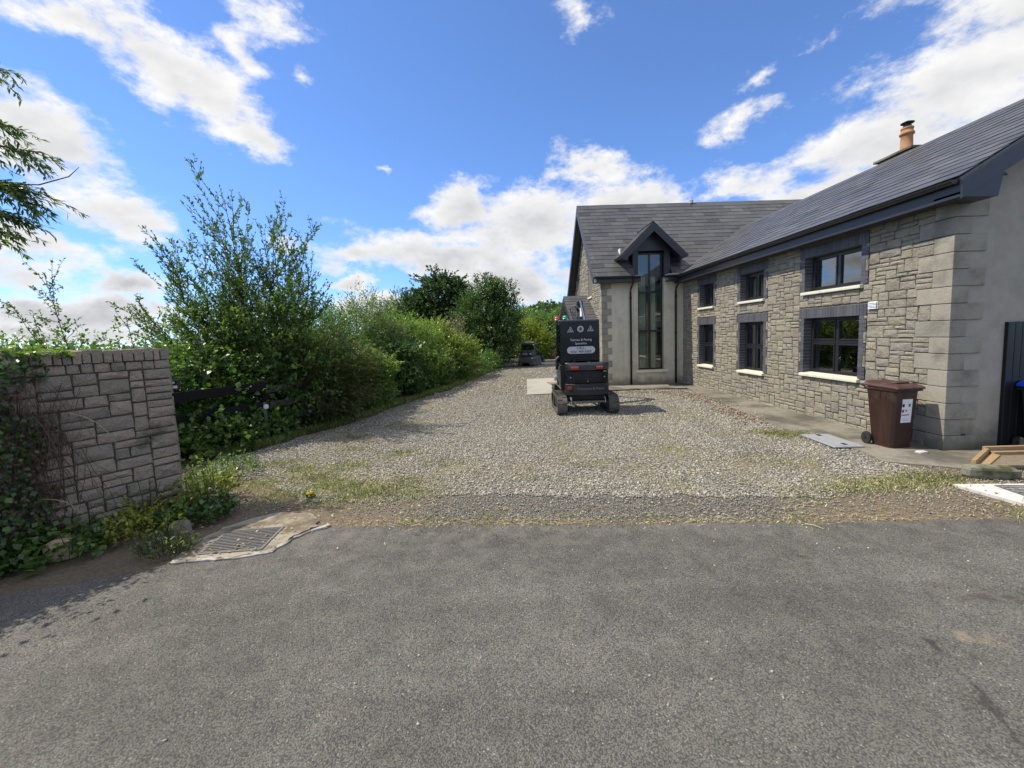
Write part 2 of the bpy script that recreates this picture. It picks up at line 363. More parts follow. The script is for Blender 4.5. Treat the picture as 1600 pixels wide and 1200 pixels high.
def road_mat():
    mt, N, L = new_mat('asphalt')
    out = N.new('ShaderNodeOutputMaterial'); p = N.new('ShaderNodeBsdfPrincipled'); L.new(p.outputs[0], out.inputs[0])
    pos = N.new('ShaderNodeNewGeometry').outputs['Position']
    wob = noise(N, L, pos, 55, 2)
    wv = N.new('ShaderNodeVectorMath'); wv.operation='MULTIPLY_ADD'; L.new(wob.outputs['Color'], wv.inputs[0]); wv.inputs[1].default_value=(.012,.012,.012); L.new(pos, wv.inputs[2])
    v1 = N.new('ShaderNodeTexVoronoi'); v1.inputs['Scale'].default_value = 105; L.new(wv.outputs[0], v1.inputs['Vector'])
    v2 = N.new('ShaderNodeTexVoronoi'); v2.inputs['Scale'].default_value = 210; L.new(wv.outputs[0], v2.inputs['Vector'])
    big = noise(N, L, pos, .55, 5, .6); mid = noise(N, L, pos, 5, 6, .65)
    # chips: pale worn tops, dark bitumen gaps
    sepc = N.new('ShaderNodeSeparateColor'); L.new(v1.outputs['Color'], sepc.inputs[0])
    chip = ramp(N, [(0,(.150,.142,.126)),(.5,(.175,.165,.147)),(.92,(.197,.186,.165)),(.985,(.26,.245,.22)),(1,(.38,.37,.34))]); L.new(sepc.outputs[0], chip.inputs[0])
    gap = maprange(N, L, v1.outputs['Distance'], .40, .72)
    col = mixc(N, L, gap, chip.outputs[0], (.082,.078,.070))
    pit = noise(N, L, pos, 48, 3, .6)
    col = mixc(N, L, maprange(N, L, pit.outputs['Fac'], .62, .72, 0, .7), col, (.05,.047,.043))
    f = maprange(N, L, big.outputs['Fac'], .3, .7, .74, 1.12, False)
    f2 = maprange(N, L, mid.outputs['Fac'], .3, .7, .80, 1.2, False)
    s_ = N.new('ShaderNodeVectorMath'); s_.operation='SCALE'; L.new(col, s_.inputs[0]); 
    mpb = N.new('ShaderNodeMapping'); L.new(pos, mpb.inputs[0]); mpb.inputs['Scale'].default_value = (.10,1.15,1); mpb.inputs['Rotation'].default_value = (0,0,.07)
    band = noise(N, L, mpb.outputs[0], 1.3, 4, .55); f3 = maprange(N, L, band.outputs['Fac'], .38, .62, .86, 1.0)
    L.new(mathn(N,L,'MULTIPLY',mathn(N,L,'MULTIPLY',f,f2),f3), s_.inputs['Scale'])
    # dust in patches, brown stains
    du = noise(N, L, pos, 1.7, 7, .62)
    col = mixc(N, L, maprange(N, L, du.outputs['Fac'], .60, .82, 0, .55), s_.outputs[0], (.21,.185,.145))
    st = noise(N, L, pos, 2.6, 4, .5)
    col = mixc(N, L, maprange(N, L, st.outputs['Fac'], .70, .80, 0, .7), col, (.05,.043,.038))
    # sand blown in from the yard along the edge of the road
    sx = N.new('ShaderNodeSeparateXYZ'); L.new(pos, sx.inputs[0])
    ed = mathn(N, L, 'MULTIPLY', maprange(N, L, sx.outputs['Y'], 3.2, 4.5, 0, 1), maprange(N, L, mid.outputs['Fac'], .42, .72))
    col = mixc(N, L, mathn(N,L,'MULTIPLY',ed,.6), col, (.19,.17,.14))
    # an old crack and an oil stain on the right
    wv2 = N.new('ShaderNodeVectorMath'); wv2.operation='MULTIPLY_ADD'; wn2 = noise(N, L, pos, 7, 5, .65); L.new(wn2.outputs['Color'], wv2.inputs[0]); wv2.inputs[1].default_value=(.22,.22,0); L.new(pos, wv2.inputs[2])
    def seg(a, b, w):
        pa = N.new('ShaderNodeVectorMath'); pa.operation='SUBTRACT'; L.new(wv2.outputs[0], pa.inputs[0]); pa.inputs[1].default_value=(a[0]+.11,a[1]+.11,0)
        fl = N.new('ShaderNodeVectorMath'); fl.operation='MULTIPLY'; L.new(pa.outputs[0], fl.inputs[0]); fl.inputs[1].default_value=(1,1,0)
        ba = (b[0]-a[0], b[1]-a[1], 0); l2 = ba[0]**2+ba[1]**2
        dt = N.new('ShaderNodeVectorMath'); dt.operation='DOT_PRODUCT'; L.new(fl.outputs[0], dt.inputs[0]); dt.inputs[1].default_value=(ba[0]/l2,ba[1]/l2,0)
        h_ = mathn(N, L, 'ADD', dt.outputs['Value'], 0, clamp=True)
        sc = N.new('ShaderNodeVectorMath'); sc.operation='SCALE'; sc.inputs[0].default_value=ba; L.new(h_, sc.inputs['Scale'])
        df = N.new('ShaderNodeVectorMath'); df.operation='DISTANCE'; L.new(fl.outputs[0], df.inputs[0]); L.new(sc.outputs[0], df.inputs[1])
        return maprange(N, L, df.outputs['Value'], w, w*.3, 0, 1)
    ck = mathn(N, L, 'MULTIPLY', seg((2.66,2.42),(2.42,1.72),.035), maprange(N, L, st.outputs['Fac'], .38, .55))
    col = mixc(N, L, mathn(N, L, 'MULTIPLY', ck, .8), col, (.035,.032,.03))
    oil = mathn(N, L, 'MAXIMUM', seg((3.35,2.78),(3.70,2.72),.09), seg((3.72,2.74),(4.2,2.9),.13))
    col = mixc(N, L, mathn(N, L, 'MULTIPLY', mathn(N, L, 'MULTIPLY', oil, maprange(N, L, mid.outputs['Fac'], .40, .58)), .75), col, (.055,.042,.036))
    tan_ = seg((2.92,2.42),(3.05,2.38),.10); col = mixc(N, L, mathn(N, L, 'MULTIPLY', mathn(N, L, 'MULTIPLY', tan_, maprange(N, L, mid.outputs['Fac'], .42, .62)), .5), col, (.33,.27,.17))
    L.new(col, p.inputs['Base Color']); p.inputs['Roughness'].default_value = .82; p.inputs['Specular IOR Level'].default_value = .35
    h = mathn(N, L, 'ADD', mathn(N,L,'MULTIPLY',v1.outputs['Distance'],-1.0), mathn(N,L,'MULTIPLY',v2.outputs['Distance'],-.45))
    h = mathn(N, L, 'ADD', h, mathn(N,L,'MULTIPLY',mid.outputs['Fac'],1.2))
    b = N.new('ShaderNodeBump'); b.inputs['Strength'].default_value = .9; b.inputs['Distance'].default_value = .006
    L.new(h, b.inputs['Height']); L.new(b.outputs[0], p.inputs['Normal'])
    return mt
def gravel_mat():
    mt, N, L = new_mat('gravel_bed')
    out = N.new('ShaderNodeOutputMaterial'); p = N.new('ShaderNodeBsdfPrincipled'); L.new(p.outputs[0], out.inputs[0])
    pos = N.new('ShaderNodeNewGeometry').outputs['Position']
    wob = noise(N, L, pos, 22, 2)
    wv = N.new('ShaderNodeVectorMath'); wv.operation='MULTIPLY_ADD'; L.new(wob.outputs['Color'], wv.inputs[0]); wv.inputs[1].default_value=(.03,.03,.03); L.new(pos, wv.inputs[2])
    v1 = N.new('ShaderNodeTexVoronoi'); v1.inputs['Scale'].default_value = 30; L.new(wv.outputs[0], v1.inputs['Vector'])
    sepc = N.new('ShaderNodeSeparateColor'); L.new(v1.outputs['Color'], sepc.inputs[0])
    chip = ramp(N, [(0,(.18,.17,.155)),(.35,(.28,.265,.24)),(.7,(.37,.352,.315)),(.9,(.46,.425,.36)),(1,(.56,.545,.50))]); L.new(sepc.outputs[0], chip.inputs[0])
    gap = maprange(N, L, v1.outputs['Distance'], .3, .62)
    col = mixc(N, L, gap, chip.outputs[0], (.09,.083,.072))
    a = noise(N, L, pos, .8, 6, .62)
    b_ = noise(N, L, pos, 3.3, 6, .62)
    k = mathn(N, L, 'MULTIPLY', maprange(N, L, a.outputs['Fac'], .44, .58), maprange(N, L, b_.outputs['Fac'], .34, .55))
    col = mixc(N, L, mathn(N,L,'MULTIPLY',k,.75), col, (.20,.175,.10))
    mp = N.new('ShaderNodeMapping'); L.new(pos, mp.inputs[0]); mp.inputs['Scale'].default_value = (1.1,.10,1)
    tr = noise(N, L, mp.outputs[0], 1.6, 5, .55)
    sy = N.new('ShaderNodeSeparateXYZ'); L.new(pos, sy.inputs[0])
    col = mixc(N, L, mathn(N, L, 'MULTIPLY', maprange(N, L, tr.outputs['Fac'], .50, .62, 0, .8), maprange(N, L, sy.outputs['Y'], 8, 13)), col, (.215,.19,.125))
    L.new(col, p.inputs['Base Color']); p.inputs['Roughness'].default_value = .9; p.inputs['Specular IOR Level'].default_value = .2
    bp = N.new('ShaderNodeBump'); bp.inputs['Strength'].default_value = .9; bp.inputs['Distance'].default_value = .02; bp.invert = True
    L.new(v1.outputs['Distance'], bp.inputs['Height']); L.new(bp.outputs[0], p.inputs['Normal'])
    return mt
def verge_mat():
    mt, N, L = new_mat('dirt_verge')
    out = N.new('ShaderNodeOutputMaterial'); p = N.new('ShaderNodeBsdfPrincipled'); L.new(p.outputs[0], out.inputs[0])
    pos = N.new('ShaderNodeNewGeometry').outputs['Position']
    a = noise(N, L, pos, 1.3, 7, .65); b_ = noise(N, L, pos, 26, 6, .7); c_ = noise(N, L, pos, 4.2, 6, .65)
    base = ramp(N, [(.3,(.115,.088,.062)),(.5,(.175,.14,.10)),(.7,(.245,.205,.15))]); L.new(b_.outputs['Fac'], base.inputs[0])
    v1 = N.new('ShaderNodeTexVoronoi'); v1.inputs['Scale'].default_value = 62; L.new(pos, v1.inputs['Vector'])
    sepc = N.new('ShaderNodeSeparateColor'); L.new(v1.outputs['Color'], sepc.inputs[0])
    chip = ramp(N, [(0,(.16,.152,.138)),(.6,(.225,.215,.195)),(.92,(.31,.30,.27)),(1,(.45,.43,.40))]); L.new(sepc.outputs[0], chip.inputs[0])
    chipc = mixc(N, L, maprange(N, L, v1.outputs['Distance'], .3,.65), chip.outputs[0], (.07,.064,.056))
    sx = N.new('ShaderNodeSeparateXYZ'); L.new(pos, sx.inputs[0])
    # the middle of the crossing is ground-in stone dust, the two ends and the road edge are brown earth
    mid = mathn(N, L, 'MULTIPLY', maprange(N, L, sx.outputs['X'], -1.7, -.6), maprange(N, L, sx.outputs['X'], 4.2, 2.6))
    yy = mathn(N, L, 'ADD', sx.outputs['Y'], mathn(N,L,'MULTIPLY',sx.outputs['X'],.075))
    mid = mathn(N, L, 'MULTIPLY', mid, maprange(N, L, yy, 4.26, 4.46))
    k = mathn(N, L, 'ADD', mathn(N,L,'MULTIPLY',mid,.9), mathn(N,L,'MULTIPLY',mathn(N,L,'SUBTRACT',c_.outputs['Fac'],.5),1.3), clamp=True)
    col = mixc(N, L, k, base.outputs[0], chipc)
    col = mixc(N, L, maprange(N, L, a.outputs['Fac'], .56,.76,0,.6), col, (.26,.20,.11))
    L.new(col, p.inputs['Base Color']); p.inputs['Roughness'].default_value = .95; p.inputs['Specular IOR Level'].default_value = .15
    h = mathn(N, L, 'ADD', mathn(N,L,'MULTIPLY',v1.outputs['Distance'],-.5), b_.outputs['Fac'])
    bp = N.new('ShaderNodeBump'); bp.inputs['Strength'].default_value = .9; bp.inputs['Distance'].default_value = .02
    L.new(h, bp.inputs['Height']); L.new(bp.outputs[0], p.inputs['Normal'])
    return mt
MT['road'] = road_mat(); MT['gravel'] = gravel_mat(); MT['verge'] = verge_mat()
MT['soil'] = surf('field_soil', [(0,(.055,.062,.028))], .95,.1,(3,.4),((8,.8,.05),), dirt=((.11,.085,.05),.7,.5,.7))

mb = MB(); n = 24
mb.add([(-900,-200,-.03),(900,-200,-.03),(900,1600,-.03),(-900,1600,-.03)],[(0,1,2,3)])
o = mb.build('ground', MT['soil']); o['kind'] = 'structure'

ROAD_EDGE = [(-9,1.2),(-6.5,2.5),(-4.9,3.2),(-4.3,3.36),(-3.73,3.59),(-3.16,3.78),(-2.86,3.78),(-2.5,3.86),(-2.34,4.02),(-2.25,4.28),(-1.96,4.40),(-1.38,4.37),(-.68,4.33),(.02,4.27),(1.38,4.17),(3.33,4.01),(4.29,3.96),(5.24,3.91),(7.5,3.7),(14,3.4)]
re = jag(ROAD_EDGE, .07, .022)
sheet('road', re+[(14,-9),(-14,-9)], .012, MT['road'])
verge = [(-7,1.5),(-7.5,8),(-5.6,13),(-4.6,17),(-3.3,21),(-2.0,26),(-.8,30.6),(3,30.6),(3,6),(6.2,5.6),(14,6.1),(14,3)]
sheet('verge', verge+[(14,-2),(-7,-2)], .002, MT['verge'])
GE_NEAR = [(-5.25,7.2),(-4.79,6.71),(-4.2,6.35),(-3.46,5.84),(-2.6,5.25),(-1.92,5.1),(-.81,5.2),(.5,5.05),(1.5,4.9),(2.43,4.82),(3.87,4.68),(4.85,4.86),(5.5,4.95),(5.75,5.15)]
GE_RIGHT = [(5.72,5.35),(5.62,5.8),(5.66,6.34),(5.44,7.35),(5.71,9.64),(6.02,12.17),(6.4,13.7),(4.9,14.0),(3.67,13.9),(.75,13.75),(1.0,18.9),(3.6,18.9),(3.6,24),(4.5,29)]
GE_LEFT = [(1,30),(-.4,28.6),(-.5,25.2),(-1.4,20),(-2.1,16.2),(-3.3,12.6),(-3.8,10.2),(-4.6,8.7),(-5.0,7.9)]
gpoly = jag(GE_NEAR,.09,.085)+jag(GE_RIGHT,.25,.04)+jag(GE_LEFT+[GE_NEAR[0]],.25,.1)
sheet('gravel_yard', gpoly, .008, MT['gravel'])
# concrete path along the house and pad by its corner: real slabs, a few centimetres proud
PATH = [(5.5,5.75),(5.66,6.3),(5.44,7.35),(5.71,9.64),(6.02,12.17),(6.35,14.0),(4.9,14.2),(3.7,14.2),(3.7,15.5),(7.2,15.5),(7.2,6.3),(14,6.3),(14,5.2),(6.3,5.28)]
sheet('concrete_path', PATH, .03, MT['concrete'], thick=.06)
sheet('concrete_pad', [(.75,13.82),(3.68,14.0),(3.68,18.8),(1.02,18.8)], .032, MT['concrete_pale'], thick=.06)

# ------------------------------------------------------------------ house
HX, HY0, FY, GX = 6.81, 6.14, 15.4, 3.74
house = empty('house', (HX,HY0,0), 0, 'grey stone house with slate roofs, dark brick window surrounds and tall stair window', 'house')
HO = (HX,HY0,0)
wall = MB()
WIN = [(7.72,9.15,.99,2.20,2),(10.6,11.67,.84,2.19,2),(13.17,14.1,.83,2.19,2),(7.72,9.16,2.79,3.53,1),(10.62,11.66,2.79,3.53,1),(13.16,14.08,2.78,3.53,1)]
# wing wall with its openings (mortar face; the stones stand proud of it)
def wallgrid(mb, us, vs, holes, emit):
    us = sorted(set(us)); vs = sorted(set(vs))
    for a,b in zip(us,us[1:]):
        for c,d in zip(vs,vs[1:]):
            if any(h[0]<(a+b)/2<h[1] and h[2]<(c+d)/2<h[3] for h in holes): continue
            emit(a,b,c,d)
WD = .36
MX = HX+.015
holes = [(w[0]-.1,w[1]+.1,w[2]-.002,w[3]+.12) for w in WIN]
wallgrid(wall, [HY0+.01,FY]+[x for h in holes for x in h[:2]], [0,3.86]+[x for h in holes for x in h[2:4]], holes, lambda a,b,c,d: wall.box((MX,a,c),(MX+WD,b,d)))
ow = wall.build('wall', MT['mortar'], house, HO)
gab = MB()   # rendered gable end facing the road
gab.prism([(HX+.02,0),(12.8,0),(12.8,3.95),(9.8,5.86),(HX+.02,3.95)],1,HY0-.0,HY0+.3)
og = gab.build('gable_wall', MT['render_grey'], house, HO)
# front of the main block, with the stair window opening
TW = (5.10,6.08,.58,4.95)
fr = MB()
wallgrid(fr, [GX+.02,HX+.3,TW[0],TW[1]], [0,4.02,TW[2],TW[3]], [TW], lambda a,b,c,d: fr.box((a,FY,c),(b,FY+.34,d)) if c<4.01 else None)
of = fr.build('front_wall', MT['render_cream'], house, HO)
# left gable of the main block
g2 = MB(); g2.prism([(FY+.02,0),(21,0),(21,4.0),(18.1,7.22),(FY+.02,4.0)],0,GX+.012,GX+.34)
og2 = g2.build('gable_wall', MT['mortar'], house, HO)
# plain back walls close the volume
bk = MB(); bk.box((12.8,HY0+.3,0),(13.0,FY+6,3.9)); bk.box((GX+.34,20.8,0),(15,21.0,4)); bk.box((14.8,FY,0),(15,20.8,4)); bk.box((MX+WD,FY+.0,0),(14.8,FY+.2,3.9))
bk.build('back_wall', MT['render_grey'], house, HO)

# --- stones
CU, CV = .066, .0735
def ashlar(u0, u1, v0, v1, holes, rng, sizes, cu=CU, cv=CV):
    """irregular squared rubble: rectangles that tile the wall, leaving the holes"""
    nu, nv = int(round((u1-u0)/cu)), int(round((v1-v0)/cv))
    cu = (u1-u0)/nu; cv = (v1-v0)/nv
    occ = np.zeros((nu,nv),bool)
    for h in holes:
        a = int(math.floor((h[0]-u0)/cu+.35)); b = int(math.ceil((h[1]-u0)/cu-.35)); c = int(math.floor((h[2]-v0)/cv+.35)); d = int(math.ceil((h[3]-v0)/cv-.35))
        occ[max(a,0):max(b,0), max(c,0):max(d,0)] = True
    out = []
    for j in range(nv):
        i = 0
        while i < nu:
            if occ[i,j]: i += 1; continue
            w,h = rng.choice(sizes)
            run = 0
            while i+run < nu and not occ[i+run,j] and run < w+2: run += 1
            if run <= w+1: w = run if run < w+1 else (w if run-w >= 2 else run)
            if w > 7: w = (w+1)//2
            w = max(1,min(w,run))
            hh = 1
            while hh < h and j+hh < nv and not occ[i:i+w, j+hh].any(): hh += 1
            if j+hh == nv-1 and not occ[i:i+w,nv-1].any() and hh < 3: hh += 1
            occ[i:i+w, j:j+hh] = True
            out.append((u0+i*cu, u0+(i+w)*cu, v0+j*cv, v0+(j+hh)*cv)); i += w
    fin = []
    for a,b,c,d in out:          # close the slivers left beside openings
        for h in holes:
            if h[2]-.02 < (c+d)/2 < h[3]+.02:
                if -.03 < h[0]-b < cu*.8: b = h[0]
                if -.03 < a-h[1] < cu*.8: a = h[1]
            if h[0]-.02 < (a+b)/2 < h[1]+.02:
                if -.03 < h[2]-d < cv*.8: d = h[2]
                if -.03 < c-h[3] < cv*.8: c = h[3]
        if b-a > .03 and d-c > .03: fin.append((a,b,c,d))
    return fin
def stone_geo(mb, a, b, c, d, emit, rng, depth=.035, gap=.004, bulge=.014, tone=None):
    """a split-faced stone: uneven outline, chamfered arris, bulging face"""
    g = gap; j = lambda s=.003: rng.uniform(-s,s)
    a+=g+j(); b-=g+j(); c+=g+j(); d-=g+j()
    w,h = b-a,d-c; k = min(w,h)*.09
    mu,mv = (a+b)/2+j(.1*w),(c+d)/2+j(.1*h)
    ring = [(a+k*rng.random(),c+j()),(mu,c+j(.004)),(b-k*rng.random(),c+j()),(b+j(),mv),(b-k*rng.random(),d+j()),(mu,d+j(.004)),(a+k*rng.random(),d+j()),(a+j(),mv)]
    ring[0] = (a+j(),c+k*rng.random()); ring[2] = (b+j(),c+k*rng.random())
    e = depth*rng.uniform(.75,1.15)
    cx_,cy_ = (a+b)/2,(c+d)/2; ins = min(.012,.15*min(w,h))
    def shrink(p):
        return (p[0]+(ins if p[0]<cx_-.2*w else -ins if p[0]>cx_+.2*w else 0), p[1]+(ins if p[1]<cy_-.2*h else -ins if p[1]>cy_+.2*h else 0))
    vs = [emit(x,y,-.01) for x,y in ring]+[emit(x,y,e*.62+j(.003)) for x,y in ring]+[emit(*shrink(p),e+j(.004)) for p in ring]
    vs += [emit(cx_+j(.2*w),cy_+j(.2*h),e+rng.uniform(0,bulge))]
    fs = [(i,(i+1)%8,8+(i+1)%8,8+i) for i in range(8)]+[(8+i,8+(i+1)%8,16+(i+1)%8,16+i) for i in range(8)]+[(16+i,16+(i+1)%8,24) for i in range(8)]
    mb.add(vs, fs, rng.random() if tone is None else tone)

rs = random.Random(5)
SZ = [(4,1),(5,1),(3,1),(3,2),(4,2),(4,2),(5,2),(3,2),(4,3),(3,3),(5,1),(3,1),(2,2),(4,1),(5,2)]
SURR = []   # brick surrounds to keep free
for (a,b,c,d,k) in WIN:
    SURR.append((a-.16,b+.16,c-.02,min(d+.24,3.9)))
    SURR.append((a-.06,b+.06,c-.085,c))
VENT = (7.33,7.52,2.30,2.44)
QN = 15; QH = 3.84/QN
qz = [i*QH for i in range(QN+1)]
qh = [(HY0-1, HY0+(.50 if i%2 else .27), qz[i], qz[i+1]) for i in range(QN)]
cells = ashlar(HY0+.02, FY-.01, 0, 3.84, SURR+[VENT]+qh, rs, SZ)
emitW = lambda u,v,d: (MX-d, u, v)
cells.sort(key=lambda q: -((q[1]-q[0])*(q[3]-q[2]))/((q[0]+q[1])/2+0.5)**3 if seen((HX,(q[0]+q[1])/2,(q[2]+q[3])/2)) else 0)
rest = MB()
for i,q in enumerate(cells):
    if i < 215:
        mb = MB(); stone_geo(mb,*q,emitW,rs,.024); mb.build('stone', MT['stone'], ow, HO, at=True)
    else: stone_geo(rest,*q,emitW,rs,.024)
tag(rest.build('stone_facing', MT['stone'], ow, HO), kind='stuff')
# jambs toothed into the stones: fill the pockets left beside the short courses
# left gable of the main block, all too small to pick apart
rest = MB()
gh = [(16.95,17.75,3.55,4.95),(19.5,20.2,3.2,4.6),(FY-1,FY+.28,0,4.0)]
for q in ashlar(FY,21,0,7.1,gh,rs,SZ,.07,.08):
    top = 4.0+1.11*min((q[0]+q[1])/2-FY,21-(q[0]+q[1])/2)
    if q[3] < top+.1: stone_geo(rest,*q,lambda u,v,d:(GX+.012-d,u,v),rs,.024)
tag(rest.build('stone_facing', MT['stone'], og2, HO), kind='stuff')

# --- quoins: blocks that wrap the corner, alternating long and short
def rbox(lo,hi,name,mt,parent,bev=.008,tone=None):
    m_ = MB().box(lo,hi,random.random() if tone is None else tone); return m_.build(name,mt,parent,HO,bevel=bev,seg=1,at=True)
for i in range(QN):
    ly = .50 if i%2 else .27; lx = .25 if i%2 else .50
    m_ = MB(); z0,z1 = qz[i]+.004,qz[i+1]-.004; pr = .022+random.uniform(0,.006)
    ty = random.random()
    P = [(HX-pr+.01,HY0-pr),(HX+lx,HY0-pr),(HX+lx,HY0+.03),(HX+.03,HY0+.03),(HX+.03,HY0+ly),(HX-pr+.01,HY0+ly)]
    m_.prism(P,2,z0,z1,ty)
    m_.build('quoin_stone', MT['grey_quoin'] if False else MT['quoin'], ow, HO, bevel=.007, seg=1, at=True)
QM = 16; QH2 = 3.9/QM
for i in range(QM):
    lx = .36 if i%2 else .20; pr = .02
    P = [(GX-pr,FY-pr),(GX+lx,FY-pr),(GX+lx,FY+.03),(GX+.03,FY+.03),(GX+.03,FY+(.22 if i%2 else .34)),(GX-pr,FY+(.22 if i%2 else .34))]
    MB().prism(P,2,i*QH2+.004,(i+1)*QH2-.004,random.random()).build('quoin_stone', MT['quoin'], of, HO, bevel=.006, seg=1, at=True)

# --- blue brick surrounds
def brick_mesh(sx,sy,sz):
    return MB().box((0,-sy/2,-sz/2),(sx,sy/2,sz/2),0).mesh('brick', MT['blue_brick'])
BRK = {}
def brick(y0,y1,z0,z1,proud=0):
    key = (round(y1-y0,3),round(z1-z0,3))
    if key not in BRK: BRK[key] = brick_mesh(.19,key[0]-.008,key[1]-.008)
    inst('brick', BRK[key], Matrix.Translation((HX-.012-proud-HX+random.uniform(-.002,.002),(y0+y1)/2-HY0,(z0+z1)/2)), ow)
bj = MB()   # pale pointing between the bricks
for w,(a,b,c,d,rows) in enumerate(WIN):
    near = w in (0,3)
    st = .075
    ns = int(round((b-a+.32)/st)); st = (b-a+.32)/ns
    zt = d+.215
    for i in range(ns): brick(a-.16+i*st, a-.16+(i+1)*st, d, zt)
    nc = int(round((d-c)/.075)); ch = (d-c)/nc
    for i in range(nc):
        wide = ((nc-1-i)//3)%2==0 if True else 0
        wl = .16 if (i//3)%2==0 else .095
        for s_ in (0,1):
            y0,y1 = (a-wl,a) if s_==0 else (b,b+wl)
            brick(y0,y1,c+i*ch,c+(i+1)*ch)
            if wl < .15:   # the stone that keys into the surround here
                if i%3==0:
                    q = (a-.16,a-.095,c+i*ch,min(c+(i+3)*ch,d)) if s_==0 else (b+.095,b+.16,c+i*ch,min(c+(i+3)*ch,d))
                    mm = MB(); stone_geo(mb:=mm,*q,emitW,rs,.024,gap=.004)
                    mm.build('stone', MT['stone'], ow, HO, at=True)
    for lo,hi in (((HX-.006,a-.155,d+.012),(HX+.17,b+.155,zt-.006)),((HX-.006,a-.093,c),(HX+WD,a-.012,d)),((HX-.006,b+.012,c),(HX+WD,b+.093,d)),((HX+.172,a-.1,d+.001),(HX+WD,b+.1,d+.13))):
        MB().box(lo,hi).build('pointing', MT['lead'], ow, HO)

# --- windows
def window(a,b,c,d,rows,plane='X',trans=None,deep=.16):
    """frame with bars (the part), panes and sill (its sub-parts)"""
    fm = MB(); t = .055
    if plane=='X': E = lambda u0,u1,v0,v1,d0,d1: fm.box((HX+deep+d0,u0,v0),(HX+deep+d1,u1,v1))
    else: E = lambda u0,u1,v0,v1,d0,d1: fm.box((u0,FY+deep+d0,v0),(u1,FY+deep+d1,v1))
    E(a,a+t,c,d,0,.07); E(b-t,b,c,d,0,.07); E(a+t,b-t,c,c+t,0,.07); E(a+t,b-t,d-t,d,0,.07)
    mid = (a+b)/2; m2 = .035
    E(mid-m2,mid+m2,c+t,d-t,.004,.066)
    zz = [c+t]+(trans or [])+[d-t]
    for z in (trans or []):
        E(a+t,mid-m2,z-m2,z+m2,.002,.068); E(mid+m2,b-t,z-m2,z+m2,.002,.068)
    # casement sashes inside each light
    f = fm.build('window', MT['upvc'], house, HO, bevel=.004, seg=1)
    for z0,z1 in zip(zz,zz[1:]):
        for u0,u1 in ((a+t,mid-m2),(mid+m2,b-t)):
            s = .03; lo = z0+(m2 if z0!=c+t else 0); hi = z1-(m2 if z1!=d-t else 0)
            m_ = MB()
            def S(p0,p1,q0,q1):
                if plane=='X': m_.box((HX+deep-.012,p0,q0),(HX+deep+.05,p1,q1))
                else: m_.box((p0,FY+deep-.012,q0),(p1,FY+deep+.05,q1))
            if plane=='X':
                S(u0+.002,u0+s,lo+.002,hi-.002); S(u1-s,u1-.002,lo+.002,hi-.002); S(u0+s,u1-s,lo+.002,lo+s); S(u0+s,u1-s,hi-s,hi-.002)
                m_.build('sash', MT['upvc'], f, HO, bevel=.004, seg=1)
            g = MB()
            if plane=='X': g.box((HX+deep+.022,u0+.01,lo+.01),(HX+deep+.026,u1-.01,hi-.01))
            else: g.box((u0+.001,FY+deep+.03,lo+.001),(u1-.001,FY+deep+.034,hi-.001))
            g.build('pane', MT['glass'] if plane=='X' else MT['glass_clear'], f, HO)
    return f
def sillx(a,b,z,parent):
    m_ = MB(); m_.prism([(HX-.07,z-.075),(HX+.16,z-.075),(HX+.16,z+.012),(HX-.07,z-.012)],1,a-.055,b+.055)
    # (x,z) profile extruded along y
    m_.build('window_sill', MT['sill'], parent, HO, bevel=.006, seg=1)
TRN = [[1.68],[1.52],[1.52],None,None,None]
for (a,b,c,d,k),tr in zip(WIN,TRN):
    f = window(a,b,c,d,k,'X',tr)
    sillx(a,b,c,f)
    # the room behind: a shallow recess of dark walls, and a blind
    rm = MB(); x0,x1 = HX+WD+.02,HX+1.5
    rm.box((x1,a-.3,c-.3),(x1+.03,b+.3,d+.2)); rm.box((x0,a-.33,c-.3),(x1,a-.3,d+.2)); rm.box((x0,b+.3,c-.3),(x1,b+.33,d+.2))
    rm.box((x0,a-.3,c-.33),(x1,b+.3,c-.3)); rm.box((x0,a-.3,d+.2),(x1,b+.3,d+.23))
    rm.build('room', MT['room'], house, HO)
    bl = MB(); z = d-.03
    top = d-.02; bot = c+ (.45 if k==2 else .05)
    nsl = int((top-bot)/.032)
    for i in range(nsl):
        z = top-i*.032
        bl.add([(HX+.30,a+.02,z),(HX+.325,a+.02,z-.022),(HX+.325,b-.02,z-.022),(HX+.30,b-.02,z)],[(0,1,2,3)])
    tag(bl.build('blind', MT['blind'], house, HO), kind='stuff')
# small windows in the left gable
for (a,b,c,d) in ((16.95,17.75,3.55,4.95),(19.5,20.2,3.2,4.6)):
    m_ = MB(); X = GX+.05
    m_.box((X,a,c),(X+.06,a+.06,d)); m_.box((X,b-.06,c),(X+.06,b,d)); m_.box((X,a+.06,c),(X+.06,b-.06,c+.06)); m_.box((X,a+.06,d-.06),(X+.06,b-.06,d))
    f = m_.build('window', MT['upvc'], house, HO)
    MB().box((X+.03,a+.05,c+.05),(X+.034,b-.05,d-.05)).build('pane', MT['glass'], f, HO)
    MB().box((GX-.06,a-.06,c-.07),(GX+.05,b+.06,c)).build('window_sill', MT['sill'], f, HO)
    MB().box((GX-.015,a-.14,d),(GX+.03,b+.14,d+.2)).build('lintel', MT['blue_brick'], f, HO)
    MB().box((X+.12,a-.02,c-.02),(X+.14,b+.02,d+.02)).build('blind', MT['room'], f, HO)
MB().box((GX-.06,19.4,6.1),(GX+.01,19.58,6.38)).build('alarm_box', MT['white'], house, HO, bevel=.01)

